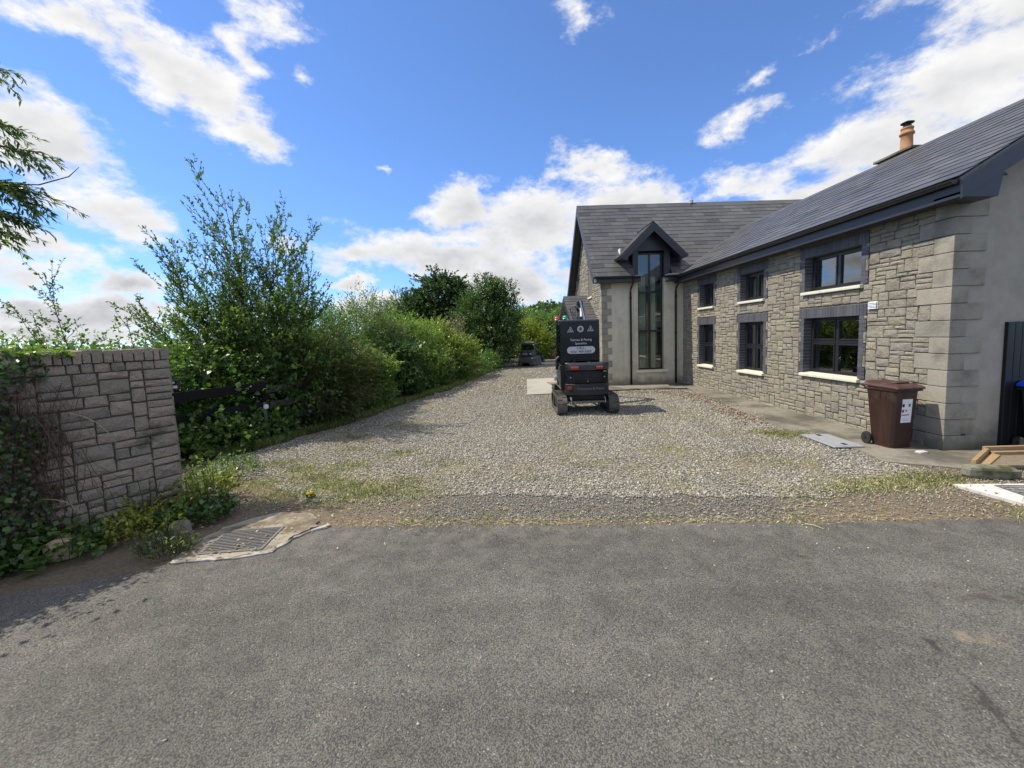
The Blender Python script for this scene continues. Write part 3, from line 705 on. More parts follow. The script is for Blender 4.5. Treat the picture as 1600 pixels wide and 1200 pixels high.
# --- stair window: tall glazing that runs up through the eaves into a gabled dormer
f = window(TW[0],TW[1],TW[2],TW[3],3,'Y',[2.04,3.50],.14)
MB().box((TW[0]-.10,FY-.07,TW[2]-.10),(TW[1]+.16,FY+.14,TW[2]-.002)).build('window_sill', MT['sill'], f, HO, bevel=.006, seg=1)
rm = MB(); rm.box((4.6,FY+1.6,0.1),(6.6,FY+1.63,5.2)); rm.box((4.55,FY+.36,.1),(4.6,FY+1.6,5.2)); rm.box((6.6,FY+.36,.1),(6.65,FY+1.6,5.2)); rm.box((4.6,FY+.36,.05),(6.6,FY+1.6,.1))
rm.box((4.6,FY+.36,2.0),(6.6,FY+1.6,2.08)); rm.box((4.9,FY+.38,2.68),(6.3,FY+.5,2.74)); rm.box((4.9,FY+.38,1.02),(6.3,FY+.5,1.08))  # the two thin pale ledges stand in for sills reflected in the panes
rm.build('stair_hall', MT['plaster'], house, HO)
cu_ = MB()  # pale pleated strips added to imitate columns reflected in the stair glass
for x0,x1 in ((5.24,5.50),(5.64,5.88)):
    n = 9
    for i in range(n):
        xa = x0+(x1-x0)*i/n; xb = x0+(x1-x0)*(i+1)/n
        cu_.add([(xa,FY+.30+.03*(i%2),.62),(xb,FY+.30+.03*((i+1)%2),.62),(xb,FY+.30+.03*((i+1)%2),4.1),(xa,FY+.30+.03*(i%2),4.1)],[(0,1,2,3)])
cu_.build('reflection_strip', MT['plaster'], house, HO)
# dormer cheeks, front cladding and roof
dm = MB()
dm.box((4.90,FY-.05,4.02),(TW[0],FY+.1,5.0)); dm.box((TW[1],FY-.05,4.02),(6.30,FY+.1,5.0))
dm.prism([(4.90,5.0),(6.30,5.0),(6.30,5.02),(5.58,5.78),(4.90,5.06)],1,FY-.05,FY+.1)
dm.box((4.90,FY+.1,4.02),(4.96,FY+1.4,5.0)); dm.box((6.24,FY+.1,4.02),(6.30,FY+1.4,5.0))
dd = dm.build('dormer', MT['fascia'], house, HO)
def slab(mb, p, along, upv, L_, U_, th, tone=.5):
    """flat roof slab: corner p, unit vectors along and up the slope"""
    p = Vector(p); a = Vector(along).normalized(); u = Vector(upv).normalized(); n = a.cross(u)
    vs = []
    for k in (0,-th):
        for s_,t_ in ((0,0),(L_,0),(L_,U_),(0,U_)): vs.append(p+a*s_+u*t_+n*k)
    mb.add(vs,[(0,1,2,3),(7,6,5,4),(0,4,5,1),(1,5,6,2),(2,6,7,3),(3,7,4,0)],tone)
# dormer roof: apex along y
AX,AZ = 5.56,5.93
th = math.atan2(AZ-4.72, AX-4.30)
sl_len = math.hypot(AZ-4.72, AX-4.30)
dr = MB()
slab(dr,(4.30,FY+2.2,4.72),(0,-1,0),(math.cos(th),0,math.sin(th)),2.62,sl_len,.05)
slab(dr,(6.82,FY-.42,4.72),(0,1,0),(-math.cos(th),0,math.sin(th)),2.62,sl_len,.05)
dro = dr.build('dormer_roof', MT['slate'], dd, HO)
bd = MB()   # barge boards on the dormer face
t_ = .21
bd.prism([(4.34,4.70),(AX,AZ-.03),(AX,AZ-.03-t_*1.35),(4.52,4.62)],1,FY-.46,FY-.43)
bd.prism([(6.78,4.70),(AX,AZ-.03),(AX,AZ-.03-t_*1.35),(6.60,4.62)],1,FY-.46,FY-.43)
bd.prism([(4.34,4.70),(4.52,4.62),(4.62,4.62),(4.62,4.86)],1,FY-.43,FY+.0)
bd.prism([(6.78,4.70),(6.60,4.62),(6.50,4.62),(6.50,4.86)],1,FY-.43,FY+.0)
bd.build('barge_board', MT['fascia'], dd, HO)
lf = MB(); lf.box((4.88,FY-.36,4.04),(5.09,FY-.05,4.075)); lf.box((6.10,FY-.40,4.06),(6.52,FY-.05,4.10)); lf.build('flashing', MT['lead'], dd, HO)

# --- roofs and slates
SLW, GA, SLL = .5, .245, .31
slm = MB(); slm.box((.0025,0,0),(SLW-.0025,SLL,.011),0); SLATE = slm.mesh('slate', MT['slate'])
slv, slf = [Vector(v) for v in slm.v], slm.f
slate_jobs = []
def slate_field(p, along, upv, L_, U_, parent_key, skip=None, rs_=random.Random(3)):
    a = Vector(along).normalized(); u = Vector(upv).normalized(); n = a.cross(u); p = Vector(p)
    rows = int(round(U_/GA)); g = U_/rows
    for r in range(rows):
        s = -SLW/2 if r%2 else 0
        while s < L_-.01:
            s0 = max(s,0); s1 = min(s+SLW,L_)
            o_ = p+a*s0+u*(r*g+rs_.uniform(-.004,.004))+n*(.022+rs_.uniform(0,.004))
            M3 = Matrix((a,u,n)).transposed().to_4x4()
            M = Matrix.Translation(o_) @ M3 @ Matrix.Rotation(-.044+rs_.uniform(-.006,.006),4,'X') @ Matrix.Rotation(rs_.uniform(-.006,.006),4,'Z') @ Matrix.Diagonal(((s1-s0)/SLW,1,1,1))
            c = o_+a*(s1-s0)/2+u*g/2
            if not (skip and skip(c)): slate_jobs.append((M,c,n,parent_key,(s1-s0)*g))
            s += SLW
EZ = 4.03
wc = math.hypot(9.8-6.45,6.04-EZ); we = Vector(((9.8-6.45)/wc,0,(6.04-EZ)/wc))
Y0R = 5.78
rw = MB()
slab(rw,(6.45,FY+2.2,EZ),(0,-1,0),we,FY+2.2-Y0R,wc,.06)
slab(rw,(13.15,Y0R,EZ),(0,1,0),(-we.x,0,we.z),FY+3-Y0R,wc,.06)
roof_w = rw.build('roof', MT['slate'], house, HO)
MS = 1.118; ml = math.hypot(3.05,3.41); mu = Vector((0,3.05/ml,3.41/ml))
rm_ = MB()
slab(rm_,(3.37,15.05,4.05),(1,0,0),mu,1.53,ml,.06)                   # left of the dormer
slab(rm_,(4.9,16.0,4.05+.95*MS),(1,0,0),mu,1.4,ml-.95/mu.y,.06)     # above it
slab(rm_,(6.3,15.05,4.05),(1,0,0),mu,9,ml,.06)
slab(rm_,(15.3,21.15,4.05),(-1,0,0),(0,-mu.y,mu.z),11.93,ml,.06)
roof_m = rm_.build('roof', MT['slate'], house, HO)
def skip_wing(c):      # buried beyond the valley
    yv = 15.05+(c.z-4.05)/MS
    return c.y > yv+.35
def skip_main(c):
    xv = 6.45+(c.z-EZ)/(we.z/we.x)
    zr = min(xv,9.8)
    if c.z < 6.0 and c.x > xv+.5: return True
    if 4.78 < c.x < 6.42 and c.z < 5.0: return True
    # hidden under the dormer roof
    if c.z < AZ-.12 and abs(c.x-AX) < (AZ-.12-c.z)/math.tan(th)+.05 and c.z>4.95: return True
    return False
slate_field((6.45,FY+2.2,EZ),(0,-1,0),we,FY+2.2-Y0R,wc,'w',skip_wing)
slate_field((3.37,15.05,4.05),(1,0,0),mu,11.6,ml,'m',skip_main)
CAMP = Vector((0,0,CAMZ))
def vis_area(j):
    v = CAMP-j[1]; d = v.length
    return j[4]*abs(v.normalized().dot(j[2]))/d**2 if (seen(j[1],60) and v.dot(j[2])>0) else 0
slate_jobs.sort(key=lambda j:-vis_area(j))
acc = {'w':MB(),'m':MB()}
for i,(M,c,n_,k,ar) in enumerate(slate_jobs):
    if i < 300: inst('slate', SLATE, Matrix.Translation(-Vector(HO)) @ M, roof_w if k=='w' else roof_m)
    else: acc[k].add([M @ v for v in slv], slf, random.random())
tag(acc['w'].build('slate_courses', MT['slate'], roof_w, HO), kind='stuff')
tag(acc['m'].build('slate_courses', MT['slate'], roof_m, HO), kind='stuff')
# dormer slates and porch slates are only a few pixels: one part each
def small_slates(name, fields, parent):
    keep = len(slate_jobs); 
    for f_ in fields: slate_field(*f_)
    m_ = MB()
    for M,c,n_,k,ar in slate_jobs[keep:]: m_.add([M @ v for v in slv], slf, random.random())
    del slate_jobs[keep:]
    tag(m_.build(name, MT['slate'], parent, HO), kind='stuff')
small_slates('slate_courses', [((4.30,FY+1.6,4.72),(0,-1,0),(math.cos(th),0,math.sin(th)),2.02,sl_len,'d'),((6.82,FY-.42,4.72),(0,1,0),(-math.cos(th),0,math.sin(th)),2.0,sl_len,'d')], dro)
# ridge tiles
def ridge(p0,p1,parent,n_,drop=.13,half=.15):
    p0,p1 = Vector(p0),Vector(p1); d = (p1-p0)/n_; side = d.cross(Vector((0,0,1))).normalized()
    me = None
    for i in range(n_):
        m_ = MB(); a = p0+d*(i+.005); b = p0+d*(i+.995); z = Vector((0,0,1))
        pr = []
        for q in (a,b):
            pr += [q-side*half-z*drop, q+z*.035, q+side*half-z*drop, q+side*half-z*(drop+.02), q+z*.012, q-side*half-z*(drop+.02)]
        m_.add(pr,[(0,1,7,6),(1,2,8,7),(2,3,9,8),(3,4,10,9),(4,5,11,10),(5,0,6,11),(0,5,4,1),(1,4,3,2),(6,7,10,11),(7,8,9,10)],random.random())
        m_.build('ridge_tile', MT['slate'], parent, HO, at=True)
ridge((9.8,Y0R,6.06),(9.8,FY+1.9,6.06),roof_w,26,.10,.16)
ridge((3.37,18.1,7.47),(15.0,18.1,7.47),roof_m,26,.16,.14)
# finial vent on the main ridge
fv = MB(); fv.tube([(8.35,18.1,7.47),(8.35,18.1,7.6)],.09,10); fv.tube([(8.27,18.1,7.6),(8.35,18.1,7.78),(8.43,18.1,7.6)],.012,5)
fv.build('ridge_vent', MT['lead'], roof_m, HO)

# --- eaves: gutters, fascias, soffits, barge boards
def gutter(p0,p1,out_,name='gutter',parent=house):
    p0,p1,out_ = Vector(p0),Vector(p1),Vector(out_); m_ = MB(); d = (p1-p0).normalized(); prof = []
    for k in range(9):
        t = math.pi*k/8; prof.append((math.cos(t)*.062,-math.sin(t)*.062))
    vs = [p0+out_*x+Vector((0,0,z)) for x,z in prof]+[p1+out_*x+Vector((0,0,z)) for x,z in prof]
    inner = [p0+out_*x*.9+Vector((0,0,z*.9)) for x,z in prof]+[p1+out_*x*.9+Vector((0,0,z*.9)) for x,z in prof]
    m_.add(vs,[(k,k+1,10+k,9+k) for k in range(8)]+[tuple(range(9)),tuple(range(9,18))]); m_.add(inner,[(k,k+1,10+k,9+k) for k in range(8)])
    return m_.build(name, MT['pipe'], parent, HO, smooth=False)
gutter((6.41,5.80,EZ-.02),(6.41,14.98,EZ-.02),(1,0,0))
gutter((3.40,14.98,4.04),(5.06,14.98,4.04),(0,1,0)); gutter((6.14,14.98,4.04),(6.36,14.98,4.04),(0,1,0))
fs_ = MB(); fs_.box((6.475,Y0R+.04,3.77),(6.50,FY-.02,4.0)); fs_.build('fascia', MT['fascia'], house, HO)
sf = MB(); sf.box((6.50,Y0R+.04,3.785),(HX+.05,FY-.02,3.80)); sf.build('soffit', MT['fascia'], house, HO)
for x0,x1 in ((3.42,5.09),(6.12,6.47)): MB().box((x0,15.03,3.84),(x1,15.06,4.03)).build('fascia', MT['fascia'], house, HO)
for x0,x1 in ((3.42,5.09),(6.12,6.5)): MB().box((x0,15.06,3.86),(x1,FY+.02,3.875)).build('soffit', MT['fascia'], house, HO)
MB().box((3.40,15.0,3.86),(3.46,15.04,4.0)).build('gutter_end', MT['lead'], house, HO)
# wing gable: boxed eaves end and barge board
bb = MB()
nrm = Vector((-we.z,0,we.x))
def barge(mb, x0,z0,x1,z1,w,y0,y1):
    mb.prism([(x0,z0),(x1,z1),(x1,z1-w),(x0,z0-w)],1,y0,y1)
barge(bb,6.47,EZ-.045,9.8,5.985,.24,Y0R-.025,Y0R)
barge(bb,13.13,EZ-.045,9.8,5.985,.24,Y0R-.025,Y0R)
barge(bb,6.47,EZ-.19,9.8,5.84,.03,Y0R,HY0)
barge(bb,13.13,EZ-.19,9.8,5.84,.03,Y0R,HY0)
bb.build('barge_board', MT['fascia'], house, HO)
be = MB(); be.prism([(6.47,3.77),(7.02,3.77),(7.10,4.20),(6.47,3.99)],1,Y0R+.002,HY0-.002); be.build('eaves_box', MT['fascia'], house, HO)
vt = MB()
for i in range(24): vt.box((GX+.012,0,0),(0,0,0)) if False else None
lb = MB()   # left verge of the main roof
for s_,ye in ((1,15.05),(-1,21.15)):
    lb.prism([(ye,3.99),(18.1,7.40),(18.1,7.08),(ye+s_*.16,3.86),(ye,3.82)],0,3.36,3.40)
    lb.prism([(ye,3.88),(18.1,7.2),(18.1,7.17),(ye,3.85)],0,3.40,GX+.03)
lb.build('barge_board', MT['fascia'], house, HO)
# downpipes
for x in (4.81,6.51):
    d_ = MB(); d_.tube([(x,FY-.40,3.98),(x,FY-.38,3.84),(x,FY-.10,3.62),(x,FY-.055,3.5),(x,FY-.055,.02)],.036,10)
    for z in (3.3,1.95,.9): d_.tube([(x,FY-.055,z-.025),(x,FY-.055,z+.025)],.047,10)
    d_.build('downpipe', MT['pipe'], house, HO, smooth=True)
# louvred vent beside the lintel
lv = MB(); lv.box((HX-.02,VENT[0],VENT[2]),(HX+.02,VENT[1],VENT[3]))
for i in range(5):
    z = VENT[2]+.012+i*.026
    lv.add([(HX-.021,VENT[0]+.01,z+.02),(HX-.045,VENT[0]+.01,z),(HX-.045,VENT[1]-.01,z),(HX-.021,VENT[1]-.01,z+.02)],[(0,1,2,3)])
    lv.box((HX-.046,VENT[0]+.008,z-.003),(HX-.02,VENT[1]-.008,z+.001))
lv.build('air_vent', MT['white'], ow, HO)
# chimney stack, cap, pot and cowl
CX_,CY_ = 10.15,10.35
ch = MB(); ch.box((CX_-.3,CY_-.42,5.4),(CX_+.3,CY_+.42,6.14)); cho = ch.build('chimney', MT['quoin'], house, HO, bevel=.01)
cp = MB(); cp.box((CX_-.38,CY_-.50,6.14),(CX_+.38,CY_+.50,6.2)); cp.box((CX_-.25,CY_-.35,6.2),(CX_+.25,CY_+.35,6.23)); cp.build('chimney_cap', MT['concrete'], cho, HO, bevel=.01)
po = MB(); po.lathe([(.15,6.22),(.15,6.27),(.125,6.30),(.115,6.62),(.12,6.63),(.145,6.645),(.145,6.69),(.12,6.70),(.115,6.77),(.125,6.78),(.125,6.81),(.085,6.81)],(CX_,CY_,0),22); po.build('chimney_pot', MT['terracotta'], cho, HO, smooth=True)
cw = MB(); cw.lathe([(.015,6.98),(.13,6.93),(.135,6.925),(.13,6.915),(.01,6.955)],(CX_,CY_,0),18)
for k in range(4):
    t = k*math.pi/2+.4; cw.tube([(CX_+.07*math.cos(t),CY_+.07*math.sin(t),6.8),(CX_+.075*math.cos(t),CY_+.075*math.sin(t),6.93)],.006,5)
cw.lathe([(.085,6.78),(.085,6.86),(.08,6.86)],(CX_,CY_,0),16)
cw.build('cowl', MT['pipe'], cho, HO)
# black plank door in the gable
dr_ = MB()
for i in range(9):
    x0 = 7.69+i*.112; dr_ = MB(); dr_.box((x0+.003,HY0-.045,.04),(x0+.109,HY0-.01,1.99))
    if i==0: door = MB().box((7.685,HY0-.02,.035),(8.70,HY0+.005,1.995)).build('door', MT['pipe'], house, HO)
    dr_.build('plank', MT['pipe'], door, HO, bevel=.004, seg=1)
# porch on the left gable: slated lean with its own little gable
pr = MB(); pr.box((2.95,16.1,0),(GX,19.6,2.4)); pr.prism([(16.1,2.4),(19.6,2.4),(17.9,3.45)],0,2.95,GX)
pr.build('porch', MT['render_cream'], house, HO)
pl_ = math.hypot(1.9,1.12); pu = Vector((0,1.9/pl_,1.12/pl_))
rp = MB(); slab(rp,(2.68,16.0,2.50),(1,0,0),pu,1.08,pl_,.06); slab(rp,(3.76,19.8,2.50),(-1,0,0),(0,-pu.y,pu.z),1.08,pl_,.06)
ro = rp.build('porch_roof', MT['slate'], house, HO)
small_slates('slate_courses', [((2.68,16.0,2.50),(1,0,0),pu,1.08,pl_,'p')], ro)
pb = MB(); pb.prism([(16.0,2.46),(17.9,3.58),(17.9,3.40),(16.0,2.28)],0,2.66,2.69); pb.prism([(19.8,2.46),(17.9,3.58),(17.9,3.40),(19.8,2.28)],0,2.66,2.69)
pb.box((2.69,15.97,2.34),(3.72,16.0,2.5)); pb.build('barge_board', MT['fascia'], ro, HO)
ridge((2.68,17.9,3.63),(3.74,17.9,3.63),ro,3,.07,.12)
# flood light on the gable
fl = empty('flood_light', (7.06,HY0,3.95), 0, 'slim black flood light bracketed to the grey gable under the eaves', 'flood light')
MB().box((-.03,-.06,-.05),(.03,0,.03)).build('bracket', MT['pipe'], fl)
Mt = Matrix.Rotation(R(-28),4,'X')
MB().box((-.13,-.34,-.05),(.13,-.05,-.005),M=Mt).build('lamp_housing', MT['pipe'], fl, bevel=.01)
MB().box((-.11,-.32,-.056),(.11,-.07,-.05),M=Mt).build('lens', MT['lead'], fl)

MB().box((7.10,HY0-.012,.24),(7.16,HY0+.01,.27)).build('vent_hole', MT['void'], house, HO)
# ------------------------------------------------------------------ boundary wall by the road (split granite, upright copings)
WE = Vector((-4.13,5.14,0)); WS = Vector((.515,.857,0)).normalized(); WN = Vector((WS.y,-WS.x,0))   # end, direction away, outward normal
bwall = empty('boundary_wall', tuple(WE), 0, 'rough grey granite wall with upright coping stones, half hidden by creeper', 'wall')
BO = tuple(WE); BL_, BT, BH = 2.5, .42, 2.05
def wpt(u,v,d):          # u metres back from the end, v up, d out of the face
    p = WE-WS*u+WN*d; return (p.x,p.y,v)
core = MB()
vs = []
for (u,d) in ((.015,-.012),(BL_,-.012),(BL_,-BT),(.015,-BT)):
    vs.append(wpt(u,0,d))
vs += [(x,y,BH-.12) for x,y,_ in vs]
core.add(vs,[(0,3,2,1),(4,5,6,7),(0,1,5,4),(1,2,6,5),(2,3,7,6),(3,0,4,7)])
wcore = core.build('mortar_core', MT['mortar_dark'], bwall, BO)
rb = random.Random(21)
gsz = [(4,2),(5,2),(4,3),(3,2),(6,2),(5,4),(4,4),(3,3),(5,3),(6,2),(3,4)]
for q in ashlar(0,BL_,0.0,BH-.25,[],rb,gsz,.066,.042):
    m_ = MB(); stone_geo(m_,*q,wpt,rb,.022,gap=.006,bulge=.022); m_.build('stone', MT['granite'], wcore, BO, at=True)
u = 0
while u < BL_:              # small string course, then the copings on edge
    w = rb.uniform(.10,.17); m_ = MB(); stone_geo(m_,u,min(u+w,BL_),BH-.25,BH-.145,wpt,rb,.02,gap=.005); m_.build('stone', MT['granite'], wcore, BO, at=True); u += w
u = 0
while u < BL_:
    w = rb.uniform(.062,.10) if u < 1.1 else rb.uniform(.12,.2)
    m_ = MB(); t0,t1 = BH-.14+rb.uniform(-.004,.004), BH+rb.uniform(-.008,.006)
    a,b = u+.004,u+w-.005; o_ = .028+rb.uniform(0,.01)
    P = []
    for v in (t0,t1):
        for (uu,d) in ((a,o_),(b,o_+rb.uniform(-.004,.004)),(b,-BT-.03),(a,-BT-.03)): P.append(wpt(uu,v+rb.uniform(-.003,.003),d))
    m_.add(P,[(0,3,2,1),(4,5,6,7),(0,1,5,4),(1,2,6,5),(2,3,7,6),(3,0,4,7)],rb.random())
    m_.build('coping_stone', MT['granite'], wcore, BO, bevel=.007, seg=2, at=True); u += w
for v0,v1 in ((0,.3),(.3,.62),(.62,.85),(.85,1.2),(1.2,1.45),(1.45,1.79)):   # end face
    m_ = MB()
    def ept(u,v,d):
        p = WE+WS*d-WN*u; return (p.x,p.y,v)
    stone_geo(m_,.0,.4,v0,v1,ept,rb,.02,gap=.005); m_.build('stone', MT['granite'], wcore, BO, at=True)
# little black solar light on the back corner of the wall
sl_ = empty('solar_light', wpt(-.06,1.56,-.10), R(20), 'small black wall light with pale face on the end of the granite wall', 'wall light')
MB().box((-.06,-.03,-.04),(.06,.03,.08)).build('light_housing', MT['pipe'], sl_, bevel=.008)
MB().box((-.045,-.034,-.025),(.045,-.03,.01)).build('light_panel', MT['white'], sl_)
MB().box((-.02,-.034,.035),(.02,-.03,.06)).build('sensor', MT['white'], sl_)

# ------------------------------------------------------------------ roadside drains
def drain(name, loc, rz, w, d, label, nb, cm, bars_along):
    root = empty(name, loc, rz, label, 'drain')
    MB().box((-w/2,-d/2,-.10),(w/2,d/2,-.07)).build('channel_floor', MT['void'], root)
    f = MB(); t = .025
    for lo,hi in (((-w/2,-d/2,-.1),(w/2,-d/2+t,.012)),((-w/2,d/2-t,-.1),(w/2,d/2,.012)),((-w/2,-d/2+t,-.1),(-w/2+t,d/2-t,.012)),((w/2-t,-d/2+t,-.1),(w/2,d/2-t,.012))): f.box(lo,hi)
    f.build('grate_frame', MT['steel_dark'], root)
    me = None
    for i in range(nb):
        y = -d/2+t+(d-2*t)*(i+.5)/nb
        m_ = MB().box((-w/2+t,-.008 if nb>10 else -.011,-.03),(w/2-t,.008 if nb>10 else .011,.010))
        if me is None: me = m_.mesh('bar', MT['steel_dark'] if nb>10 else MT['lip'])
        inst('bar', me, Matrix.Translation((0,y,0)), root)
    return root
# left: corners roughly (-3.14,3.94) (-3.0,4.42) (-2.45,4.42) (-2.5,3.9)
drain('road_drain', (-2.78,4.17,.02), R(4), .60, .50, 'square steel drain grate in a rough cement bed beside the boundary wall', 13, None, 'x')
col_ = MB()
def collar(pts, hole, z0, z1, name, mt, label):
    """flat collar cast round a grate: outline pts, hole corners, same number of points"""
    n_ = len(pts); m_ = MB()
    vs = [(x,y,z1) for x,y in pts]+[(x,y,z1) for x,y in hole]+[(x,y,z0) for x,y in pts]+[(x,y,z0) for x,y in hole]
    fs = []
    for i in range(n_):
        k = (i+1)%n_
        fs += [(i,k,n_+k,n_+i),(2*n_+i,2*n_+k,k,i),(n_+i,n_+k,3*n_+k,3*n_+i)]
    m_.add(vs,fs); o = m_.build(name, mt); return tag(o,label,'cement surround')
c4,s4 = math.cos(R(4)),math.sin(R(4))
def lc(x,y): return (-2.78+x*c4-y*s4, 4.17+x*s4+y*c4)
hole = [lc(-.30,-.25),lc(-.1,-.25),lc(.1,-.25),lc(.30,-.25),lc(.30,0),lc(.30,.25),lc(.1,.25),lc(-.1,.25),lc(-.30,.25),lc(-.30,0)]
outl = [(-3.24,3.80),(-2.95,3.82),(-2.62,3.84),(-2.36,3.93),(-2.30,4.2),(-2.12,4.46),(-2.38,4.80),(-2.80,4.86),(-3.18,4.55),(-3.30,4.2)]
def dense(P, k, amp):
    out = []
    for i in range(len(P)):
        a,b = Vector(P[i]),Vector(P[(i+1)%len(P)])
        for j in range(k): 
            q = a.lerp(b,j/k)+Vector((random.uniform(-amp,amp),random.uniform(-amp,amp))); out.append((q.x,q.y))
    return out
outl = dense(outl,7,.028); hole = dense(hole,7,0)
collar(outl,hole,-.05,.022,'cement_surround',MT['concrete_sand'],'rough pale cement bed cast round the left road drain')
nosing = jag([(-3.22,3.765),(-2.95,3.785),(-2.62,3.80),(-2.33,3.90),(-2.26,4.16),(-2.0,4.44)],.06,.014)
nb_ = MB(); P2 = [(x-.025+.03*random.random(),y+.02+.035*random.random()) for x,y in nosing]
n_ = len(nosing)
nb_.add([(x,y,.026) for x,y in nosing]+[(x,y,.03) for x,y in P2]+[(x,y,-.02) for x,y in nosing],[(i,i+1,n_+i+1,n_+i) for i in range(n_-1)]+[(2*n_+i,2*n_+i+1,i+1,i) for i in range(n_-1)])
tag(nb_.build('cement_edging',MT['lip']),'thin white cement lip between the road and the left drain','edging')
# right: white cast surround running off the picture
drain('road_drain', (6.32,4.42,.035), R(-8), .95, .42, 'dark drain grate in a clean white concrete surround by the gable', 7, None, 'x')
c8,s8 = math.cos(R(-8)),math.sin(R(-8))
def lc8(x,y): return (6.32+x*c8-y*s8, 4.42+x*s8+y*c8)
hole = [lc8(-.475,-.21),lc8(.475,-.21),lc8(.475,.21),lc8(-.475,.21)]
collar([(5.62,4.08),(7.2,3.75),(7.3,4.62),(5.48,4.80)],hole,-.05,.036,'concrete_surround',MT['concrete_white'],'clean white concrete surround of the right road drain')

# ------------------------------------------------------------------ kerb stone and timber frame by the gable
def rock(name, loc, dims, mt, label, cat, seed, rz=0, jit=.18):
    rr = np.random.default_rng(seed); m_ = MB()
    import itertools
    bm_v = []; n = 10; m2 = 7
    ph = rr.uniform(0,6.28,6)
    for i in range(1,m2):
        t = math.pi*i/m2
        for k in range(n):
            p = 2*math.pi*k/n
            x,y,z = math.sin(t)*math.cos(p), math.sin(t)*math.sin(p), math.cos(t)
            e = .55; sg = lambda q: math.copysign(abs(q)**e,q)
            r_ = 1+jit*(math.sin(2*x+ph[0])*math.cos(3*y+ph[1])+.6*math.sin(5*z+ph[2]+3*x))*.5+rr.uniform(-jit,jit)*.25
            bm_v.append((sg(x)*dims[0]/2*r_, sg(y)*dims[1]/2*r_, sg(z)*dims[2]/2*r_))
    fs = [(a*n+k,a*n+(k+1)%n,(a+1)*n+(k+1)%n,(a+1)*n+k) for a in range(m2-2) for k in range(n)]+[tuple(range(n)),tuple(range((m2-2)*n,(m2-1)*n))]
    m_.add(bm_v,fs,rr.random()); o = m_.build(name,mt); o.location = loc; o.rotation_euler = (0,0,rz)
    return tag(o,label,cat)
MT['mossy'] = surf('mossy_stone',[(0,(.20,.19,.15))],.95,.1,(40,.3),((25,.7,.01),(90,.6,.004)),dirt=((.075,.08,.035),5,.42,.66))
MT['sandstone'] = surf('sandstone',[(0,(.42,.32,.21))],.9,.15,(35,.25),((18,.8,.015),(80,.6,.004)),dirt=((.26,.2,.14),6,.5,.75))
MT['pale_rock'] = surf('pale_rock',[(0,(.50,.48,.45))],.9,.15,(35,.25),((18,.8,.015),(80,.6,.004)),dirt=((.25,.23,.2),6,.5,.75))
MT['grey_rock'] = surf('grey_rock',[(0,(.24,.21,.18))],.9,.15,(35,.25),((18,.8,.015),(80,.6,.004)),dirt=((.14,.13,.1),6,.5,.75))
rock('kerb_stone',(6.22,5.02,.085),(.60,.20,.17),MT['mossy'],'old mossy kerb stone lying beside the timber frame','kerb stone',4,R(-14),.10)
rock('sandstone_rock',(-4.42,3.99,.11),(.25,.19,.21),MT['sandstone'],'orange sandstone lump among weeds at the foot of the granite wall','rock',5,.4)
rock('pale_rock',(-3.60,4.10,.05),(.14,.10,.13),MT['pale_rock'],'small white stone in weeds between granite wall and drain','rock',6,.2)
rock('grey_rock',(-3.62,4.42,.06),(.20,.17,.18),MT['grey_rock'],'brownish grey boulder in weeds close to the drain','rock',8,.9)
rock('red_stone',(6.36,6.02,.045),(.16,.10,.05),MT['pale_rock'],'flat pale stone on the path at the quoined house corner','stone',9,.1)
MT['timber'] = surf('new_timber',[(0,(.36,.25,.135)),(.5,(.28,.20,.115)),(1,(.42,.30,.17))],.75,.25,(30,.3),((60,.3,.003),),streak=((.22,.14,.07),14,.7))
MT['board'] = surf('dirty_board',[(0,(.20,.165,.12))],.85,.2,(20,.3),((60,.3,.003),))
fr_ = empty('timber_frame',(6.9,5.55,.03),0,'weathered timber frame round an open pit in front of the grey gable','timber frame')
def plank(p0,p1,w,h,z,name='plank',mt='timber'):
    p0,p1 = Vector((*p0,0)),Vector((*p1,0)); d = p1-p0; L_ = d.length; a = math.atan2(d.y,d.x)
    o = MB().box((0,-w/2,0),(L_,w/2,h),random.random()).build(name,MT[mt],fr_,bevel=.006,seg=1)
    o.location = Vector((p0.x-6.9,p0.y-5.55,z-.03)); o.rotation_euler = (0,0,a); return o
plank((6.40,5.36),(7.16,5.84),.05,.10,.03); plank((7.14,5.86),(8.5,5.80),.055,.12,.03)
plank((6.50,5.34),(7.20,5.76),.10,.03,.032); plank((7.18,5.79),(8.4,5.73),.06,.06,.032)
plank((6.55,5.28),(8.3,5.12),.05,.05,.031,mt='board')
MB().add([(-.35,-.2,.012),(1.4,-.38,.012),(1.4,.20,.012),(.30,.25,.012)],[(0,1,2,3)]).build('base_sheet',MT['board'],fr_)
MB().box((.62,-.30,-.01),(1.4,-.02,.10)).build('pit_opening',MT['void'],fr_)
# grey inspection cover / sheet lying on the path by the bin
MT['sheet'] = surf('grey_sheet',[(0,(.30,.315,.335))],.5,.4,(14,.12),((30,.2,.003),))
sh_ = empty('cover_sheet',(5.60,6.85,.03),R(-4),'flat bluish grey access cover lying on the path behind the bin','cover')
MB().box((-.22,-.42,0),(.25,.42,.03)).build('cover_plate',MT['sheet'],sh_,bevel=.008)
MB().box((-.16,-.36,.03),(.19,.36,.036)).build('raised_panel',MT['sheet'],sh_,bevel=.004,seg=1)
for y in (-.3,.3): MB().box((-.015,y-.05,.036),(.045,y+.05,.040)).build('lifting_slot',MT['void'],sh_)

